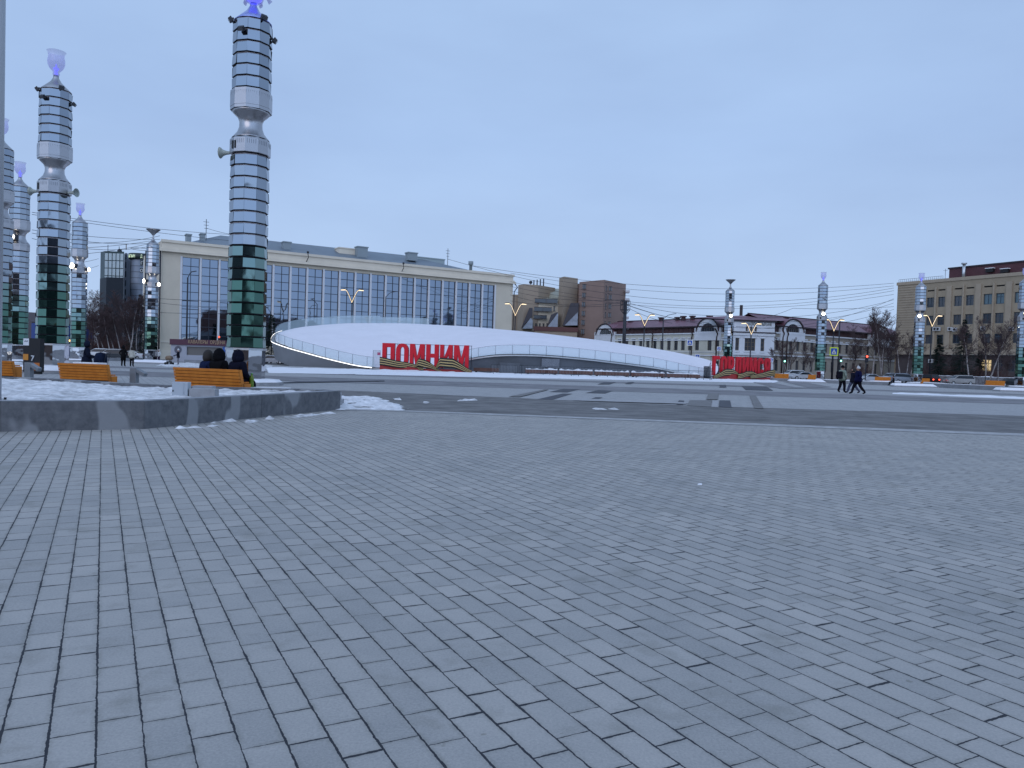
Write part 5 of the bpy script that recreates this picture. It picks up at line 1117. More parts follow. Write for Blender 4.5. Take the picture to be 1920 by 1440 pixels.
s.add([(-1, -.4, zt+.1), (L+1, -.4, zt+.1), (L+7, 9, zr-.9), (L/2, 9, zr), (-7, 9, zr-.9)], [(0, 1, 2, 3, 4)]); s.box(-7, L+7, 9, 9.3, zr-1.2, zr-.9, 1); Cc.put(s, 'roof', [mar, stripe])
for w, pts in ((wl, [(1184, 603, 610), (1240, 595, 602), (1271, 594.5, 600), (1282, 592.5, 599), (1299, 592, 598.5), (1331, 592, 597.5)]), (wr, [(1474, 594, 602)])):
    for px, y0, y1 in pts:
        u_, z1_ = w.uz(px, y0, 7); _, z0_ = w.uz(px, y1, 7); s = MB(); s.box(u_-.45, u_+.45, 6.5, 7.3, z0_-1.5, z1_-.3); s.box(u_-.65, u_+.65, 6.3, 7.5, z1_-.3, z1_); w.put(s, 'chimney', mar2)
for w, pxs in ((wl, (1149, 1226, 1300, 1347)), (wr, (1467, 1475))):
    for px in pxs: u_ = w.u(px, 640); z_ = zbl if w is wl else zbr; s = MB(); s.tube([(u_-.8, -.5, z_+1), (u_, -.45, z_-.3), (u_-.3, -.35, z_-1.2), (u_-.3, -.35, 0)], .16, 6); w.put(s, 'drainpipe', trim_b)
g = gD(1385, 206); s = MB(); s.tube([(g.x-BKo.x, g.y-BKo.y, 10), (g.x-BKo.x, g.y-BKo.y, zz(1385, 572, 206))], .42, 10); s.build('flue_pipe', trim_b, BK)
# ------------------------------------------------------------------ tan office building on the right
A4, B4 = gD(1675.5, 190), gD(1962, 159); T4 = Facade(A4, B4, 'tan_office', 'tan office building with square windows and a maroon roof storey, right edge'); L = T4.L
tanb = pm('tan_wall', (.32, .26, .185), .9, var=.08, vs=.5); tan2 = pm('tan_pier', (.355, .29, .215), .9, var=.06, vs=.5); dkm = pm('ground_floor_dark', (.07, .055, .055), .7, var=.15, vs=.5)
zt = (T4.z(1676, 532)+T4.z(1915, 512.5))/2; R = lambda y0x, y1x: (T4.z(1745, y0x[0])+T4.z(1873, y0x[1]))/2
rows = [((558.5, 549), (576, 570)), ((592, 586.5), (609.5, 606.5)), ((628, 625), (644.5, 643))]
cols = [(1736, 1749.5), (1757, 1770), (1787, 1801.5), (1809, 1824), (1842, 1858), (1865, 1881), (1900, 1915), (1922, 1940)]
hs = []
for (t0, t1), (b0, b1) in rows:
    za = (T4.z(1745, t0)+T4.z(1873, t1))/2; zb = (T4.z(1745, b0)+T4.z(1873, b1))/2
    for a, b in cols: hs.append((T4.u(a), T4.u(b), zb, za))
zsl0, zsl1 = (T4.z(1745, 546.5)+T4.z(1873, 537))/2, (T4.z(1745, 544)+T4.z(1873, 534))/2
sl = [(T4.u(a), T4.u(b), zsl0, zsl1) for a, b in cols]; zg1 = (T4.z(1745, 664)+T4.z(1873, 663))/2
s = MB(); wall_with_holes(s, 0, L, zg1, zt, hs+sl, 0, .35); s.add([(0, 0, 0), (0, 22, 0), (0, 22, zt), (0, 0, zt), (L, 0, 0), (L, 22, 0), (L, 22, zt), (L, 0, zt)], [(0, 3, 2, 1), (4, 5, 6, 7), (3, 7, 6, 2)]); s.build('wall', tanb, T4.t)
s = MB(); 
for i, h in enumerate(sl): s.add([(h[0], .34, h[2]), (h[1], .34, h[2]), (h[1], .34, h[3]), (h[0], .34, h[3])], [(0, 1, 2, 3)])
s.build('vent_slots', black, T4.t)
for i, h in enumerate(hs): win(T4.t, h, .33, pm('frame_blue', (.04, .07, .10), .5), pm('pane_teal', (.07, .13, .16), .15, spec=.8) if i % 8 in (4, 5, 6) and i < 8 else glass_m2 if i % 3 else glass_dk, 2, 2 if i % 2 else 1, .11)
s = MB()
for a, b in ((1731, 1734), (1752, 1755), (1774, 1783), (1804, 1806.5), (1828, 1838), (1860.5, 1863), (1885, 1896), (1917, 1920)): s.box(T4.u(a), T4.u(b), -.35, -.01, zg1+1.2, zt-1.6)
s.build('pier', tan2, T4.t); s = MB(); zc_ = zg1+(zt-zg1)
for i in range(26):      # ribbed end wall
    z = zg1+1.0+i*(zt-zg1-1.5)/26; s.box(.2, T4.u(1730), -.1, -.01, z, z+.28)
s.build('ribs', tan2, T4.t)
s = MB(); s.box(-.2, L, -.2, -.012, zt-.5, zt+.25); s.box(-.1, L, -.9, -.013, zg1-.2, zg1+1.0); s.build('cornice', tan2, T4.t)
gh = [(T4.u(a), T4.u(b), T4.z(1873, 697), zg1-1.2) for a, b in ((1738, 1752), (1757, 1772), (1787, 1802), (1840, 1860), (1863, 1882), (1890, 1910))]
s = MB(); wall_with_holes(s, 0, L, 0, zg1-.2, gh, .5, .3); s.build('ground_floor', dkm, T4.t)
for i, h in enumerate(gh): win(T4.t, h, .75, frm_g, lit_win if i == 3 else glass_dk, 3, 2, .12)
aw = pm('ac_white', (.5, .5, .5), .6)
for px, py in ((1756, 617), (1762, 617), (1784, 617), (1793, 618), (1846, 616), (1899, 617), (1748, 677)):
    u_, z_ = T4.uz(px, py); s = MB(); s.box(u_-.5, u_+.5, -.75, -.36, z_-.42, z_+.42); s.lathe([(.3, 0), (.3, .02)], 12, mi=1); k = len(s.v)-24
    for i in range(k, len(s.v)): v = s.v[i]; s.v[i] = (u_+v[0], -.77-v[2], z_+v[1])
    s.build('ac_unit', [aw, black], T4.t)
ua, zA = T4.uz(1780, 503, 2.5); zB = T4.z(1920, 490); s = MB(); s.box(ua, L, 2.5, 18, zt-.1, (zA+zB)/2); s.box(ua-.25, L, 2.3, 18.2, (zA+zB)/2, (zA+zB)/2+.35, 1); s.build('roof_storey', [pm('maroon_clad', (.085, .03, .035), .6, var=.12, vs=.8), stripe], T4.t)
u_, z1_ = T4.uz(1808, 492, 1.2); s = MB(); s.tube([(u_, 1.2, zt-.5), (u_, 1.2, z1_-.4)], .34, 10); s.tube([(u_, 1.2, z1_-.4), (u_, 1.2, z1_-.1)], .6, 10); s.build('flue_pipe', steel_br, T4.t)
s = MB(); n = 22; u1 = ua
for i in range(n+1): s.tube([(u1*i/n, .3, zt), (u1*i/n, .3, zt+.95)], .03, 4)
s.tube([(0, .3, zt+.95), (u1, .3, zt+.95)], .035, 4); s.tube([(0, .3, zt+.5), (u1, .3, zt+.5)], .02, 4); s.build('roof_railing', steel_dk, T4.t)
for px, py in ((1858, 508), (1886, 509)): u_, z_ = T4.uz(px, py, 2.4); s = MB(); s.box(u_-.8, u_+.8, 1.7, 2.45, z_-.3, z_+.5); s.box(u_-.9, u_+.9, 1.6, 2.45, z_+.5, z_+.65, 1); s.build('roof_unit', [black, snow], T4.t)
u_, z_ = T4.uz(1773, 504, 3); s = MB(); s.tube([(u_, 3, zt), (u_, 3, z_)], .05, 4); s.tube([(u_-.5, 3, z_-.4), (u_+.5, 3, z_-.4)], .03, 4); s.build('antenna', steel_dk, T4.t)
# ------------------------------------------------------------------ hotel on the left
HT = thing('hotel_tower', 'dark green glass tower with pale gridded top and curved turret, on the left', 'building', gD(186, 225), 0); o0 = HT.location.copy(); G = HT
gtop = zz(205, 471, 225); gmid = zz(205, 523, 224)
dg = pm('green_dark_glass', (.02, .045, .05), .4, 0, spec=.3); gp = pm('pale_glass', (.30, .36, .38), .25, .2)
s = MB(); s.prism([lp(185.5, 228), lp(193, 225), lp(229.5, 225), lp(229.5, 240), lp(185.5, 240)], 0, gtop); s.build('tower', dg, HT)
s = MB(); a, b = lp(193.2, 224.9), lp(229.2, 224.9); nC, nR = 5, 4; zq = zz(210, 524, 224.9)
for i in range(nC):
    for j in range(nR):
        x0, x1 = a[0]+(b[0]-a[0])*i/nC+.12, a[0]+(b[0]-a[0])*(i+1)/nC-.12; z0, z1 = zq-1.2+(gtop-.5-zq+1.2)*j/nR+.12, zq-1.2+(gtop-.5-zq+1.2)*(j+1)/nR-.12
        s.box(x0, x1, a[1]-.12, a[1]-.02, z0, z1)
s.build('glass_grid', gp, HT)
s = MB(); s.prism([lp(185, 224), lp(197, 219), lp(229.8, 219), lp(229.8, 224.7), lp(185, 224.7)], 0, gmid); s.build('lower_block', pm('dark_block', (.014, .02, .028), .5, spec=.15), HT)
s = MB(); s.prism([lp(229.9, 230), lp(247, 230), lp(247, 238), lp(229.9, 238)], 0, zz(236, 475, 230)); s.build('slab', pm('pale_panel', (.38, .42, .50), .5, .1), HT)
for j in range(9): s = MB(); p = lp(232.5, 229.9); s.box(p[0], p[0]+.25, p[1]-.1, p[1], 10+j*2.7, 11.8+j*2.7); s.build('window', glass_dk, HT)
s = MB(); c_ = lp(261, 229); pr = [(5.2, 0)]
zt_ = zz(255, 484, 224); s.lathe([(2.75, 0), (2.75, zt_)], 40, c=(c_[0], c_[1], 0), smooth=False)
for j in range(18): s.lathe([(2.78, 2+j*1.75), (2.78, 2.12+j*1.75)], 40, c=(c_[0], c_[1], 0), smooth=False, mi=1, caps=False)
s.build('turret', [pm('turret_glass', (.20, .23, .28), .35, .1), gapm], HT)
s = MB(); zb_, zt2 = zz(255, 484, 225), zz(255, 473.5, 225); s.lathe([(3.3, zb_), (3.3, zt2)], 40, c=(c_[0], c_[1], 0)); ring_ = s.build('sign_drum', pm('drum', (.018, .03, .03), .5), HT)
ltx = 'ТЫГЫН  Д'
for i, ch in enumerate(ltx):
    if ch == ' ': continue
    a = D2(-143+i*11.5); text(ch, 1.25, pm('sign_lit', (.6, .7, .5), .5, emit=(.65, .8, .55), es=.7), ring_, (c_[0]+3.34*math.cos(a), c_[1]+3.34*math.sin(a), zb_+.32), (math.pi/2, 0, a+math.pi/2), align='CENTER', fitw=.62 if ch == 'Ы' else .48)
for j, ch in enumerate('ГО'):
    z0, z1 = zz(266, 498+14*j, 223), zz(266, 489+14*j, 223); p0, p1 = lp(262, 223), lp(268.5, 223); s = MB(); s.box(p0[0], p1[0], p0[1]-.8, p0[1], z0, z1); o = s.build('sign_box', pm('drum', (.02, .02, .02)), HT)
    text(ch, 1.2, pm('sign_white', (.7, .7, .7), .5), o, ((p0[0]+p1[0])/2, p0[1]-.85, z0+.2), align='CENTER')
for px in (267.5, 271.5): p = lp(px, 216); s = MB(); s.tube([(p[0], p[1], 0), (p[0], p[1], zz(px, 488, 216))], .28, 8); s.build('pillar', fin, HT)
for px, y0 in ((199, 459), (220, 462)): p = lp(px, 230); s = MB(); s.tube([(p[0], p[1], gtop-.1), (p[0], p[1], zz(px, y0, 230))], .09, 5); s.build('antenna', steel_dk, HT)
s = MB(); p = lp(221, 228); s.ball((p[0], p[1], gtop+.5), .7, 0, 8); s.build('roof_unit', steel_dk, HT)
# small blue walled building seen between the two left columns
Sf = Facade(gD(40, 150), gD(66, 148), 'blue_building', 'small dark building with a blue end wall, seen between two left columns'); s = MB(); zt_ = Sf.z(47, 592); zr_ = Sf.z(62, 606)
s.extr([(0, 0), (Sf.L*.72, 0), (Sf.L*.72, zr_+.3), (0, zt_+.8)], 0, 12); s.build('wall', pm('dull_brown', (.09, .075, .08), .8), Sf.t); s = MB(); s.box(Sf.L*.721, Sf.L, -.05, 12, 0, zr_); s.build('end_wall', pm('blue_wall', (.03, .06, .22), .6), Sf.t)
# building blocks on the far side of the square, mirrored in the columns and the glass
def backblock(x0, x1, y0, y1, h, label, steps=(), m=None, ny=5):
    t = thing('office_block', label, 'building', ((x0+x1)/2, y1, 0)); s = MB(); w = (x1-x0)/2; s.box(-w, w, -(y1-y0), 0, 0, h)
    for a, b, hh in steps: s.box(a, b, -(y1-y0)*.8, -1, h, hh)
    s.build('wall', m or brk, t); n = int((x1-x0)/4.2)
    s = MB()
    for i in range(n):
        for j in range(ny):
            x = -w+(i+.5)*(2*w)/n; z = 1.2+j*(h-1)/ny; s.box(x-1.1, x+1.1, 0, .06, z, z+(h/ny)*.55)
    o = s.build('windows', glass_dk, t); o['kind'] = 'stuff'
backblock(-62, -6, -112, -86, 24, 'long brown office block across the square, reflected in the mirrored columns', [(-12, 8, 27)])
backblock(0, 48, -122, -95, 27, 'tall stepped dark office block across the square, reflected in the theatre glass', [(-18, -6, 33), (-4, 14, 38)], pm('dark_stone', (.10, .10, .12), .8))
backblock(56, 120, -105, -80, 23, 'wide tan office block across the square, to the right', [(-10, 10, 26)], brk2)
backblock(-150, -74, -90, -64, 25, 'wide grey office block across the square, to the left', [(-10, 14, 29)], pm('grey_stone', (.16, .15, .16), .8))
backblock(130, 200, -70, -44, 25, 'reddish office block across the square, far right', [], pm('red_stone', (.17, .09, .08), .8))
# ------------------------------------------------------------------ street lamps
def lamp(px, top, D, label, first=[None], sc_=1.0, rz=0):
    g = gD(px+ (top-690)*-.0, D); z = zz(px, top, D)
    t = thing('street_lamp', label, 'street lamp', g, rz, 'gull wing street lamps round the square')
    s = MB(); s.tube([(0, 0, 0), (0, 0, z-3.0)], [.16, .10], 8); s.tube([(0, 0, z-3.0), (0, 0, z-2.2*sc_)], .12, 8); s.build('pole', steel_dk, t)
    for sg in (-1, 1):
        pts = [(0, 0, z-2.3*sc_), (.42*sg, 0, z-1.55*sc_), (.85*sg, 0, z-.75*sc_), (1.2*sg, 0, z-.3*sc_), (1.6*sg, 0, z-.1*sc_), (2.4*sg, 0, z-.2*sc_)]
        pts = [(x*.80*sc_, y, q) for x, y, q in pts]
        s = MB(); s.tube(pts, [.15, .13, .12, .11, .13, .10], 6); s.build('arm', steel_dk, t)
        s = MB(); s.tube([(x-.03*sg, -.16, q-.10) for x, y, q in pts[:5]], .04, 5); s.build('light_strip', warm_on, t)
        s = MB(); x5, x6 = pts[4], pts[5]; s.tube([(x5[0]-.2*sg, -.02, x5[2]-.17), (x6[0], -.02, x6[2]-.10)], .10, 6); s.build('lamp_head', warm_on, t)
    return t
for px, top, D, lab, k in ((657, 541, 150, 'street lamp standing behind the snowy roof, before the glass front', 1.15), (963, 567, 152, 'street lamp between the cream building and the brown blocks', 1.1), (1205, 588, 150, 'street lamp in front of the left wing of the maroon roofed building', 1.0),
                           (1405, 604, 150, 'street lamp in front of the middle block with the bank lettering', 1.0), (1559, 597, 146, 'street lamp just right of a mirrored column, before the maroon roofed building', 1.0), (1742, 589, 143, 'street lamp half behind the column at the tan building', .95)):
    lamp(px, top, D, lab, sc_=k)
def mast(px, top, D, label, r=.09, arm=None, name='lamp_post', cat='lamp post'):
    g = gD(px, D); z = zz(px, top, D); t = thing(name, label, cat, g); s = MB(); s.tube([(0, 0, 0), (0, 0, z)], [r*1.4, r], 8); s.build('pole', steel_dk, t)
    if arm: s = MB(); s.tube([(0, 0, z-.1), (arm*.5, 0, z+.7), (arm, 0, z+.95)], .06, 6); s.build('arm', steel_dk, t); s = MB(); s.hexa([(arm-.1, -.12, z+.88), (arm+.7, -.12, z+1.02), (arm+.7, .12, z+1.02), (arm-.1, .12, z+.88), (arm-.1, -.12, z+1.0), (arm+.7, -.12, z+1.14), (arm+.7, .12, z+1.14), (arm-.1, .12, z+1.0)]); s.build('lamp_head', steel_dk, t)
    return t, z
t, z = mast(1168, 565, 156, 'thick dark mast with a caged floodlight head beside the brown tower', .3, name='light_mast', cat='mast'); s = MB()
for a in range(6): c_, s_ = math.cos(a*math.pi/3), math.sin(a*math.pi/3); s.tube([(c_*.25, s_*.25, z-2.6), (c_*.95, s_*.95, z-1.7), (c_*.95, s_*.95, z+.1)], .06, 4)
for q in (z-1.7, z-.7, z+.1): s.tube([(.95*math.cos(a*math.pi/6), .95*math.sin(a*math.pi/6), q) for a in range(13)], .05, 4)
s.build('cage', steel_dk, t)
mast(1240, 597, 158, 'thin curved arm lamp post left of the big arched gable', .1, 1.9); mast(720, 556, 153, 'thin dark lamp post behind the snowy roof, second bay group', .09, 1.4); mast(592, 570, 153, 'thin dark lamp post behind the left of the snowy roof', .08, -1.2)
mast(349, 520, 128, 'thin dark lamp post standing in front of the kiosk', .12, .7); mast(1570, 600, 152, 'dark slim post beside the street lamp right of the column', .12); mast(270, 470, 115, 'slim black post beside the column with the dish top', .1)
def tlight(px, top, D, label, on, hgt=1.0, bot=None, board=True):
    g = gD(px, D); z = zz(px, top, D); t = thing('traffic_light', label, 'traffic light', g); s = MB(); s.tube([(0, 0, 0), (0, 0, z)], .08, 6); s.build('pole', steel_dk, t)
    s = MB(); s.box(-.22, .22, -.3, -.08, z-1.15, z); s.build('housing', black, t)
    for i, m in enumerate((red_on, amber_on, green_on)):
        s = MB(); s.ball((0, -.31, z-.2-i*.36), .16, 0, 8, (1, .4, 1)); s.build('lens', m if i == on else steel_dk, t)
tlight(1622, 666, 120, 'traffic light showing red, right of the three walkers', 0); tlight(1574, 667, 140, 'traffic light with a green lens behind the column', 2); tlight(1469, 668, 142, 'traffic light with a green lens right of the smaller red word', 2)
tlight(133, 632, 118, 'traffic light showing amber, just left of the bare birches', 1); tlight(411, 630, 150, 'traffic light showing red, seen at the foot of the nearest column', 0); tlight(88, 618, 70, 'traffic light with a red display beside the second nearest column', 0)
def rsign(px, y0, y1, D, label, w=.75, yel=False):
    g = gD(px, D); zt_, zb_ = zz(px, y0, D), zz(px, y1, D); t = thing('crossing_sign', label, 'road sign', g, 0, 'pedestrian crossing signs'); s = MB(); s.tube([(0, 0, 0), (0, 0, zt_)], .06, 6); s.build('pole', steel_dk, t)
    c = (zt_+zb_)/2; h = (zt_-zb_)/2; s = MB(); s.box(-h, h, -.1, -.07, c-h, c+h); s.build('backing', pm('sign_yellow', (.65, .75, .05), .5) if yel else pm('sign_white2', (.75, .75, .72), .5), t)
    s = MB(); s.box(-h*.75, h*.75, -.11, -.101, c-h*.75, c+h*.75, 0); s.add([(-h*.55, -.118, c-h*.5), (h*.55, -.118, c-h*.5), (0, -.118, c+h*.55)], [(0, 1, 2)], 1)
    s.tube([(0, -.125, c+h*.25), (0, -.125, c-.05*h), (-h*.22, -.125, c-h*.42)], h*.06, 4, 2); s.tube([(0, -.125, c-.05*h), (h*.22, -.125, c-h*.42)], h*.06, 4, 2)
    s.build('symbol', [pm('sign_blue', (.02, .08, .4), .5), pm('sign_white2', (.75, .75, .72), .5), black], t)
for px, y0, y1, D, lab, y in ((1291, 637, 648, 152, 'crossing sign on the left wing just before the big arched gable', False), (1346, 650, 658, 150, 'smaller crossing sign left of the column with the steel dish', False), (1444, 671, 679, 130, 'crossing sign at the top right of the smaller red word', False),
                               (1561, 651, 667, 145, 'yellow edged crossing sign right of the column before the walkers', True), (1306, 664, 673, 155, 'low crossing sign above the snowy slope', False)): rsign(px, y0, y1, D, lab, yel=y)
# advertising board left
g = gD(52, 42); t = thing('advertising_board', 'standing advertising board with white header, black middle and orange foot panels', 'advertising board', g, D2(-10)); s = MB(); s.box(-.3, .75, 0, .3, .1, 1.95); s.box(-.25, .7, .05, .25, 0, .1); s.build('case', black, t)
s = MB(); s.box(-.29, .06, -.02, -.005, 1.55, 1.93); s.build('header', pm('board_white', (.7, .72, .75), .5), t); s = MB(); s.box(-.29, .03, -.02, -.005, .75, 1.08); s.build('panel', pm('board_orange', (.55, .22, .03), .5), t); s = MB(); s.box(.08, .74, -.02, -.005, .2, .62); s.build('panel', pm('board_orange2', (.45, .13, .02), .5), t)
text('7', .42, pm('board_white', (.7, .7, .7)), t, (.2, -.02, .72)); s = MB()
for i in range(4): s.box(-.22+i*.06, -.18+i*.06, -.026, -.021, 1.74, 1.8+.03*(i % 2))
s.build('header_marks', pm('mark_grey', (.2, .22, .25)), t)
# ------------------------------------------------------------------ cars
def car(px, D, label, col, kind='sedan', rz=0, metal=.4, tail=False):
    g = gD(px, D); t = thing('parked_car', label, 'car', g, rz, 'cars parked along the street'); Lc, Wd = (4.7, 1.85) if kind == 'suv' else (4.6, 1.78)
    if kind == 'suv': prof = [(0, .35), (0, .85), (.05, 1.0), (1.0, 1.12), (1.75, 1.68), (2.1, 1.76), (4.3, 1.74), (4.62, 1.2), (4.7, 1.0), (4.68, .35)]; gl = [(1.15, 1.14), (1.78, 1.62), (4.25, 1.66), (4.5, 1.2), (4.45, 1.14)]
    else: prof = [(0, .3), (0, .68), (.1, .82), (1.15, .96), (1.95, 1.42), (2.3, 1.48), (3.1, 1.46), (3.9, 1.05), (4.5, 1.0), (4.6, .85), (4.58, .3)]; gl = [(1.32, .98), (2.0, 1.38), (3.05, 1.41), (3.7, 1.04), (3.6, .98)]
    s = MB(); n = len(prof); lay = [(-Wd/2, .0), (-Wd/2, 0), (Wd/2, 0), (Wd/2, 0)]
    vs = []; hb = 1.0 if kind == 'suv' else .9
    for sd in (-1, 1):
        for x, z in prof: tw = 1-.16*max(0, (z-hb))/.7; vs.append((x-Lc/2, sd*Wd/2*tw, z))
    s.add(vs, [tuple(range(n)), tuple(range(2*n-1, n-1, -1))]+[(i, n+i, n+(i+1) % n, (i+1) % n) for i in range(n)], 0)
    m = pm('paint_%d' % int(px), tuple(c*.8 for c in col), .3, metal); o = s.build('body', m, t, bevel=.06)
    for sd in (-1, 1):
        s = MB(); pts = [(x-Lc/2, sd*(Wd/2*(1-.16*max(0, z-hb)/.7)+.012), z) for x, z in gl]; s.add(pts, [tuple(range(len(pts))) if sd < 0 else tuple(range(len(pts)-1, -1, -1))]); s.build('side_window', pm('car_glass', (.012, .015, .02), .25, spec=.35), t)
    wx = (1.0, 1.95) if kind == 'sedan' else (.98, 1.78); zl = [p for p in prof]; 
    for nm, a, b in (('windscreen', zl[3], zl[4]), ('rear_window', zl[-4] if kind == 'sedan' else zl[-4], zl[-5] if kind == 'sedan' else zl[-3])):
        if nm == 'rear_window': a, b = (prof[6], prof[7])
        f = lambda p, q, k: (p[0]+(q[0]-p[0])*k, p[1]+(q[1]-p[1])*k)
        p, q = f(a, b, .12), f(a, b, .9); nx_, nz_ = -(b[1]-a[1]), (b[0]-a[0]); l_ = math.hypot(nx_, nz_); nx_ /= l_; nz_ /= l_
        if nz_ < 0: nx_, nz_ = -nx_, -nz_
        w_ = Wd/2*.82; s = MB(); s.add([(p[0]-Lc/2+nx_*.012, -w_, p[1]+nz_*.012), (p[0]-Lc/2+nx_*.012, w_, p[1]+nz_*.012), (q[0]-Lc/2+nx_*.012, w_*.95, q[1]+nz_*.012), (q[0]-Lc/2+nx_*.012, -w_*.95, q[1]+nz_*.012)], [(0, 1, 2, 3)]); s.build(nm, pm('car_glass', (.012, .015, .02), .25, spec=.35), t)
    for x in (.85, Lc-.85):
        for sd in (-1, 1):
            s = MB(); s.lathe([(.2, -.1), (.33, -.1), (.34, 0), (.33, .1), (.2, .1)], 18); wl_ = s.build('wheel', black, t); wl_.rotation_euler.x = math.pi/2; wl_.location = (x-Lc/2, sd*(Wd/2-.09), .34)
            s = MB(); s.lathe([(.2, -.105), (.2, .105)], 12); s.build('rim', steel_br, wl_)
    for sd in (-1, 1):
        s = MB(); s.box(-Lc/2-.02, -Lc/2+.1, sd*.62-.17, sd*.62+.17, .62, .78); s.build('headlight', pm('headlight', (.7, .72, .75), .2), t)
        s = MB(); s.box(Lc/2-.1, Lc/2+.02, sd*.64-.14, sd*.64+.14, .72, .92); s.build('tail_light', red_on if tail else pm('tail_light', (.3, .01, .01), .3), t)
    return t
CARS = [(186, 138, 'white car leftmost in the parked row, behind the person in the parka', (.7, .72, .74), 'suv', 0, .1), (211, 135, 'silver car parked behind the two standing people on the left', (.38, .40, .42), 'suv', 0, .5), (218, 128, 'dark car parked in front of the silver one on the left', (.04, .05, .06), 'sedan', 0, .5),
        (246, 131, 'pale white car right of the pair standing on the left', (.68, .7, .73), 'sedan', 0, .1), (512, 132, 'light silver car under the left end of the snowy roof', (.5, .52, .56), 'sedan', math.pi, .3), (539, 140, 'grey car behind the pier of the snowy roof', (.4, .4, .38), 'suv', 0, .2),
        (1485, 146, 'white estate car right of the smaller red word', (.7, .72, .75), 'suv', D2(10), .1), (1504, 142, 'snowy white car beside the estate car near the column', (.62, .64, .68), 'sedan', D2(5), .1),
        (1629, 140, 'light grey car behind the three walkers', (.55, .57, .62), 'sedan', D2(5), .2), (1693, 141, 'grey-blue car parked behind the birch trio', (.34, .37, .42), 'suv', D2(185), .3), (1736, 139, 'dark car with lit red tail lights beside the column', (.05, .02, .02), 'suv', D2(-75), .3),
        (1798, 136, 'silver off-road car parked before the tan building', (.42, .41, .40), 'suv', 0, .3), (1893, 134, 'black car near the right edge before the tan building', (.02, .025, .03), 'sedan', 0, .4), (1672, 143, 'white van-like car between the birches and the benches', (.6, .62, .66), 'suv', D2(20), .1)]
for c in CARS: car(*c[:5], c[5], c[6], tail='tail lights' in c[2])
# ------------------------------------------------------------------ low walls on the right, stone fence
def lowwall(pts, h, label, name='low_wall', w=.5, m=conc_lt, cap=False):
    P_ = [gD(px, D) for px, D in pts]; t = thing(name, label, 'wall', P_[0]); s = MB()
    for a, b in zip(P_, P_[1:]):
        a, b = a-P_[0], b-P_[0]; s.hexa([(a.x, a.y, 0), (b.x, b.y, 0), (b.x, b.y+w, 0), (a.x, a.y+w, 0), (a.x, a.y, h), (b.x, b.y, h), (b.x, b.y+w, h), (a.x, a.y+w, h)])
    s.build('wall', m, t)
    if cap:
        s = MB()
        for a, b in zip(P_, P_[1:]):
            a, b = a-P_[0], b-P_[0]; n = 26
            for i in range(n):
                p, q = a.lerp(b, i/n), a.lerp(b, (i+1)/n); h0, h1 = (.06+.2*max(0, MN.noise(Vector((p.x+P_[0].x, 3, 1))*.6)) for _ in (0, 1))
                s.hexa([(p.x, p.y+.03, h+.003), (q.x, q.y+.03, h+.003), (q.x, q.y+w*.95, h+.003), (p.x, p.y+w*.95, h+.003), (p.x, p.y+.1, h+h0), (q.x, q.y+.1, h+h0), (q.x, q.y+w*.8, h+h0), (p.x, p.y+w*.8, h+h0)])
        s.build('snow', snow, t)
    return t
cw = pm('kerb_concrete', (.20, .21, .225), .85, var=.15, vs=1)
lowwall([(1449, 112), (1512, 108)], .42, 'low grey kerb wall right of the smaller red word', w=1.2, m=cw); lowwall([(1548, 106), (1690, 100)], .45, 'low grey kerb wall behind the three walkers', w=1.4, m=cw, cap=True); lowwall([(1742, 98), (1885, 86)], .5, 'long low grey kerb wall on the right before the silver off-road car', w=1.6, m=cw, cap=True)
lowwall([(165, 104), (262, 108)], .45, 'low grey kerb wall in front of the parked cars on the left', w=1.0, m=cw); lowwall([(345, 105), (425, 104)], .5, 'low kerb wall before the kiosk', w=1.0, m=cw, cap=False)
stone = pm('rubble_stone', (.10, .095, .095), .9, col2=(.24, .23, .24), vs=2.5, bump=.5, bs=4)
lowwall([(1752, 150), (1945, 148)], 1.55, 'rough stone fence wall in front of the tan building', 'stone_wall', .5, stone, True)
# snow blocks on the small plinths near the columns on the right
for px, D, w_, lab in ((1515, 104, 5.2, 'white snow covered slab at the foot of the column left of the walkers'), (1718, 93, 5.4, 'white snow covered slab at the foot of the column before the tan building'), (1912, 82, 4.2, 'white snow covered slab at the right edge'), (279, 92, 4.6, 'white snow covered slab at the foot of the dish topped column'), (60, 44, 5.5, 'snow covered slab at the foot of the cup topped column')):
    g = gD(px, D); t = thing('snowy_slab', lab, 'slab', g, 0, 'snow covered stone slabs'); s = MB(); s.prism([(-w_/2, 0), (w_/2, 0), (w_/2-.5, 2.2), (-w_/2+.5, 2.2)], 0, .14); s.build('slab', conc_lt, t)
    s = MB(); a = w_/2-.05; b = w_/2-.5; s.hexa([(-a, .06, .143), (a, .06, .143), (b, 2.1, .143), (-b, 2.1, .143), (-a+.35, .45, .42), (a-.35, .45, .42), (b-.2, 1.9, .42), (-b+.2, 1.9, .42)]); s.build('snow', snow, t, bevel=.05)
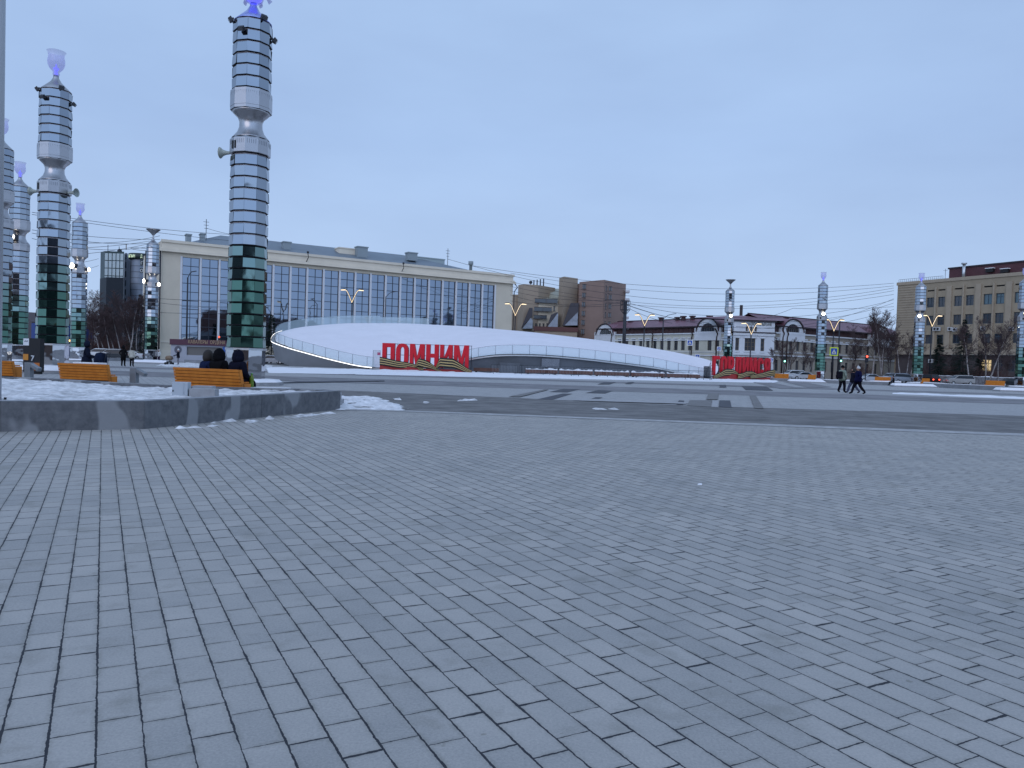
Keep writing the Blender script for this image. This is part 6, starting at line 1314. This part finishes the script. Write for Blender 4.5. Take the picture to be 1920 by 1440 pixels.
# ------------------------------------------------------------------ trees
bark_b = pm('birch_bark', (.42, .38, .36), .8, col2=(.14, .12, .12), vs=1.6); bark_d = pm('dark_bark', (.055, .042, .042), .9); twig = pm('twigs', (.085, .055, .055), .9); needle = pm('needles', (.018, .035, .028), .8, var=.35, vs=1.0)
def birch(seed, H, lean, nst=1, pale=True, spread=1.0):
    rnd = random.Random(seed); tr = MB(); tw = MB()
    def grow(p, d, L, r, lv, mb):
        n = 5; pts = [p]; q = p.copy(); dd = d.copy()
        for i in range(n):
            dd = (dd+Vector((rnd.uniform(-1, 1), rnd.uniform(-1, 1), rnd.uniform(-.2, .5)))*(.10 if lv == 0 else .22)).normalized(); q = q+dd*L/n; pts.append(q.copy())
        mb.tube(pts, [max(.014, r*(1-.8*i/n)) for i in range(n+1)], 6 if lv == 0 else (4 if lv == 1 else 3), 0, True, False)
        if lv >= 3: return
        kids = (17, 9, 6)[lv]
        for k in range(kids):
            f = rnd.uniform(.32 if lv == 0 else .15, 1); i = min(n-1, int(f*n)); b = pts[i].lerp(pts[i+1], f*n-i); a = rnd.uniform(0, 2*math.pi)
            up = rnd.uniform(.5, 1.3) if lv == 0 else rnd.uniform(.1, .9); nd = (Vector((math.cos(a)*spread, math.sin(a)*spread, up))+dd*.5).normalized()
            grow(b, nd, L*(.34 if lv == 0 else .5)*rnd.uniform(.7, 1.2)*(1.15-f*.45), r*(.32 if lv == 0 else .45), lv+1, tw)
    for st in range(nst):
        a = rnd.uniform(0, 6.28); off = Vector((math.cos(a), math.sin(a), 0))*(.5 if nst > 1 else 0); d = Vector((lean+rnd.uniform(-.12, .12)+(off.x*.3), rnd.uniform(-.1, .1), 1)).normalized()
        grow(off*.3, d, H*rnd.uniform(.85, 1), .13, 0, tr)
    t = thing('bare_tree', 'x', 'tree', (0, 0, 0)); tr.build('trunk', bark_b if pale else bark_d, t); tw.build('crown', twig, t); return t
protos = [birch(11, 9.5, .12), birch(12, 10.5, -.15, 2), birch(13, 9, .3), birch(14, 11.5, 0, 2, False, 1.3), birch(15, 8, -.35)]
used = set()
def place(pr, px, D, label, h=1.0, rz=0, grp='bare leafless trees along the street', grp_name=None):
    o = protos[pr] if pr not in used else copy_tree(protos[pr]); used.add(pr); o.location = gD(px, D); o.rotation_euler.z = rz; o.scale = (h,)*3; o['label'] = label; o['group'] = grp; return o
for i, (pr, px, D, h, rz, lab) in enumerate([(3, 168, 150, .95, 0, 'dark bushy bare tree just right of the column left of the birches'), (3, 177, 163, 1.0, 4, 'dark bare tree in the gap before the hotel tower'), (3, 240, 165, .95, 2.5, 'dark bare tree filling the gap behind the slanting birches'), (3, 186, 156, .98, 2, 'dark bare tree left of the dark glass tower base'), (2, 190, 140, .8, 3.3, 'leaning bare birch, leftmost of the slanting row on the left'), (4, 200, 141, .95, .3, 'leaning bare birch above the silver car'),
        (2, 209, 141, .9, 3.0, 'slanting birch trunk above the silver and dark cars'), (4, 219, 142, .98, .1, 'slanting birch behind the person in black'), (2, 230, 143, 1.0, 3.4, 'tall leaning birch over the pair of people'), (0, 242, 144, 1.15, .5, 'birch in front of the pale hotel slab'), (1, 256, 146, 1.15, 1, 'forked birch left of the spruce near the white pillars'), (3, 212, 158, .75, 1, 'dark bare tree before the dark glass block'),
        (1, 1480, 152, .75, 0, 'small thin bare tree right of the smaller red word'), (0, 1452, 156, .6, 1, 'smallest bare tree beside the middle block'), (1, 1512, 156, .7, 2.2, 'thin bare tree left of the column with the red sign behind'), (3, 1600, 160, .85, 1, 'bushy bare tree in front of the beige wing'), (0, 1634, 146, 1.2, 0, 'pale birch standing right of the red traffic light'),
        (1, 1655, 145, 1.25, .8, 'forked pale birch in front of the last arched gable'), (3, 1668, 158, .8, 2, 'dark bushy tree at the corner of the tan building'), (0, 1690, 142, .95, 2.0, 'left birch of the slim trio before the blank tan wall'), (0, 1698, 142, .9, 4.0, 'middle birch of the slim trio before the blank tan wall'), (2, 1703, 143, .95, .2, 'right leaning birch of the slim trio before the blank tan wall'),
        (3, 1760, 158, .62, 0, 'low bushy bare tree right of the column at the tan building'), (3, 1790, 158, .6, 1.7, 'low dark bare tree behind the silver off-road car'), (0, 1818, 138, 1.05, 1.2, 'slim birch at the back of the silver off-road car'), (1, 1848, 140, 1.15, 2.4, 'tall forked birch before the lit window'), (0, 1872, 142, .9, 3.1, 'birch between the lit window and the rightmost column'), (3, 1890, 156, .6, 3, 'low dark bare tree near the right edge')]):
    place(pr, px, D, lab, h, rz)
for pr in range(5):
    if pr not in used: bpy.data.objects.remove(protos[pr])
def spruce(px, D, H, label, seed):
    rnd = random.Random(seed); t = thing('spruce', label, 'tree', gD(px, D), 0, 'dark spruces'); s = MB(); s.tube([(0, 0, 0), (0, 0, H)], [.16, .03], 6); s.build('trunk', bark_d, t); s = MB(); n = int(H*9)
    for i in range(n):
        f = i/n; z = H*(.12+.88*f); Rr = (1-f)*H*.24*rnd.uniform(.7, 1.15)+.12
        for k in range(rnd.randint(2, 4)):
            a = rnd.uniform(0, 6.28); c_, s_ = math.cos(a), math.sin(a); zt_ = z-Rr*.25; w_ = .07
            for m in range(7):
                q = (m+1)/7; x = Rr*q; zz_ = z-Rr*.28*q+.08*q*q*Rr; l = .30*(1.1-q*.6)
                for sg in (-1, 1):
                    e = Vector((c_*x, s_*x, zz_)); o2 = Vector((c_*(x+l*.7)-s_*sg*l, s_*(x+l*.7)+c_*sg*l, zz_-l*rnd.uniform(.1, .5))); w2 = Vector((c_, s_, 0))*.12
                    s.add([e, e+w2, o2+w2*.3+Vector((0, 0, .03)), o2-Vector((0, 0, .05))], [(0, 1, 2, 3)])
    s.build('crown', needle, t)
spruce(262, 148, 12.5, 'spruce left of the white pillars near the dish topped column', 1); spruce(197, 160, 11, 'spruce in front of the dark glass block', 5); spruce(1758, 152, 9.5, 'spruce right of the column at the tan building', 2); spruce(1804, 153, 13, 'tallest spruce in front of the tan building windows', 3); spruce(508, 140, 9, 'spruce beside the nearest column, left of the snowy roof', 4); spruce(1835, 157, 7, 'small spruce left of the lit window', 6)
# shrubs
def shrub(px, D, R_s, H, label, seed):
    rnd = random.Random(seed); t = thing('bare_shrub', label, 'shrub', gD(px, D), 0, 'bare reddish shrubs'); s = MB()
    for i in range(230):
        a = rnd.uniform(0, 6.28); r = R_s*math.sqrt(rnd.random()); b = Vector((r*math.cos(a)*.6, r*math.sin(a)*.6, 0)); e = Vector((r*math.cos(a), r*math.sin(a), H*rnd.uniform(.6, 1)*(1-.45*(r/R_s)**2))); m = b.lerp(e, .5)+Vector((rnd.uniform(-.3, .3), rnd.uniform(-.3, .3), .1))
        s.tube([b, m, e], [.025, .018, .01], 3, 0, True, False)
        for k in range(3): q = m.lerp(e, rnd.random()); s.tube([q, q+Vector((rnd.uniform(-.5, .5), rnd.uniform(-.5, .5), rnd.uniform(.1, .6)))], [.012, .008], 3, 0, True, False)
    s.build('branches', pm('shrub_twigs', (.11, .06, .055), .9), t)
for i, (px, lab) in enumerate(((166, 'bare shrub at the left end of the parked cars'), (182, 'bare shrub behind the white car on the left'), (205, 'bare shrub behind the silver car on the left'), (228, 'bare shrub under the slanting birches'), (250, 'bare shrub near the white pillars'), (1745, 'bare reddish shrub beside the column at the tan building'), (1768, 'bare reddish shrub left of the silver off-road car'), (1790, 'bare reddish shrub behind the silver off-road car'), (1822, 'bare reddish shrub before the slim birch'), (1862, 'bare reddish shrub below the lit window'), (1612, 'bare reddish shrub behind the three walkers'))): shrub(px, 156, 3.0, (4.2 if px > 300 else 5.2)+.5*(i % 2), lab, 50+i)
# ------------------------------------------------------------------ overhead wires
wm = pm('wire', (.02, .022, .03), .6)
def wire(x0, y0, D0, x1, y1, D1, sag=1.2, r=.035):
    a, b = atD(x0, y0, D0), atD(x1, y1, D1); s = MB(); n = 24; s.tube([(a.lerp(b, i/n)-a)+Vector((0, 0, -4*sag*(i/n)*(1-i/n))) for i in range(n+1)], r, 4, 0, True); o = s.build('overhead_wire', wm, None, loc=a)
    tag(o, 'thin dark overhead wire strung across the sky between buildings', 'wire', 'thin overhead wires across the sky')
for w_ in [(60, 402, 118, 440, 452, 158, .3), (60, 398, 118, 440, 440, 160, .5), (60, 431, 118, 300, 449, 150, .4), (60, 437, 118, 300, 455, 150, .8), (60, 447, 118, 300, 458, 150, 1.4), (110, 453, 118, 300, 442, 150, .7), (110, 466, 118, 280, 452, 150, .3), (110, 480, 118, 275, 458, 150, .3), (110, 497, 118, 185, 485, 180, .2), (110, 515, 118, 185, 498, 180, .2),
           (388, 428, 160, 470, 444, 160, .3), (840, 486, 170, 1676, 540, 185, 6), (885, 498, 170, 1676, 531, 185, 3.0), (957, 528, 196, 1676, 545, 188, 5), (957, 537, 196, 1676, 552, 188, 4.5), (957, 512, 196, 1676, 536, 188, 3.5), (957, 545, 196, 1168, 562, 156, 1.0), (957, 553, 196, 1168, 566, 156, 1.5), (957, 564, 196, 1168, 572, 156, .8),
           (1168, 565, 156, 1363, 592, 152, .8), (1168, 568, 156, 1330, 605, 170, .8), (1168, 572, 156, 1260, 606, 160, .5), (1168, 570, 156, 1676, 560, 188, 6), (1363, 595, 152, 1676, 562, 188, 1.5), (1363, 600, 152, 1676, 568, 188, 2.0), (1380, 612, 170, 1676, 580, 188, 2), (1487, 578, 175, 1676, 575, 188, .3), (1430, 598, 170, 1487, 578, 175, .1), (300, 560, 154, 440, 562, 160, .2), (300, 568, 154, 440, 575, 160, .3), (300, 586, 154, 440, 588, 160, .1)]:
    wire(*w_)
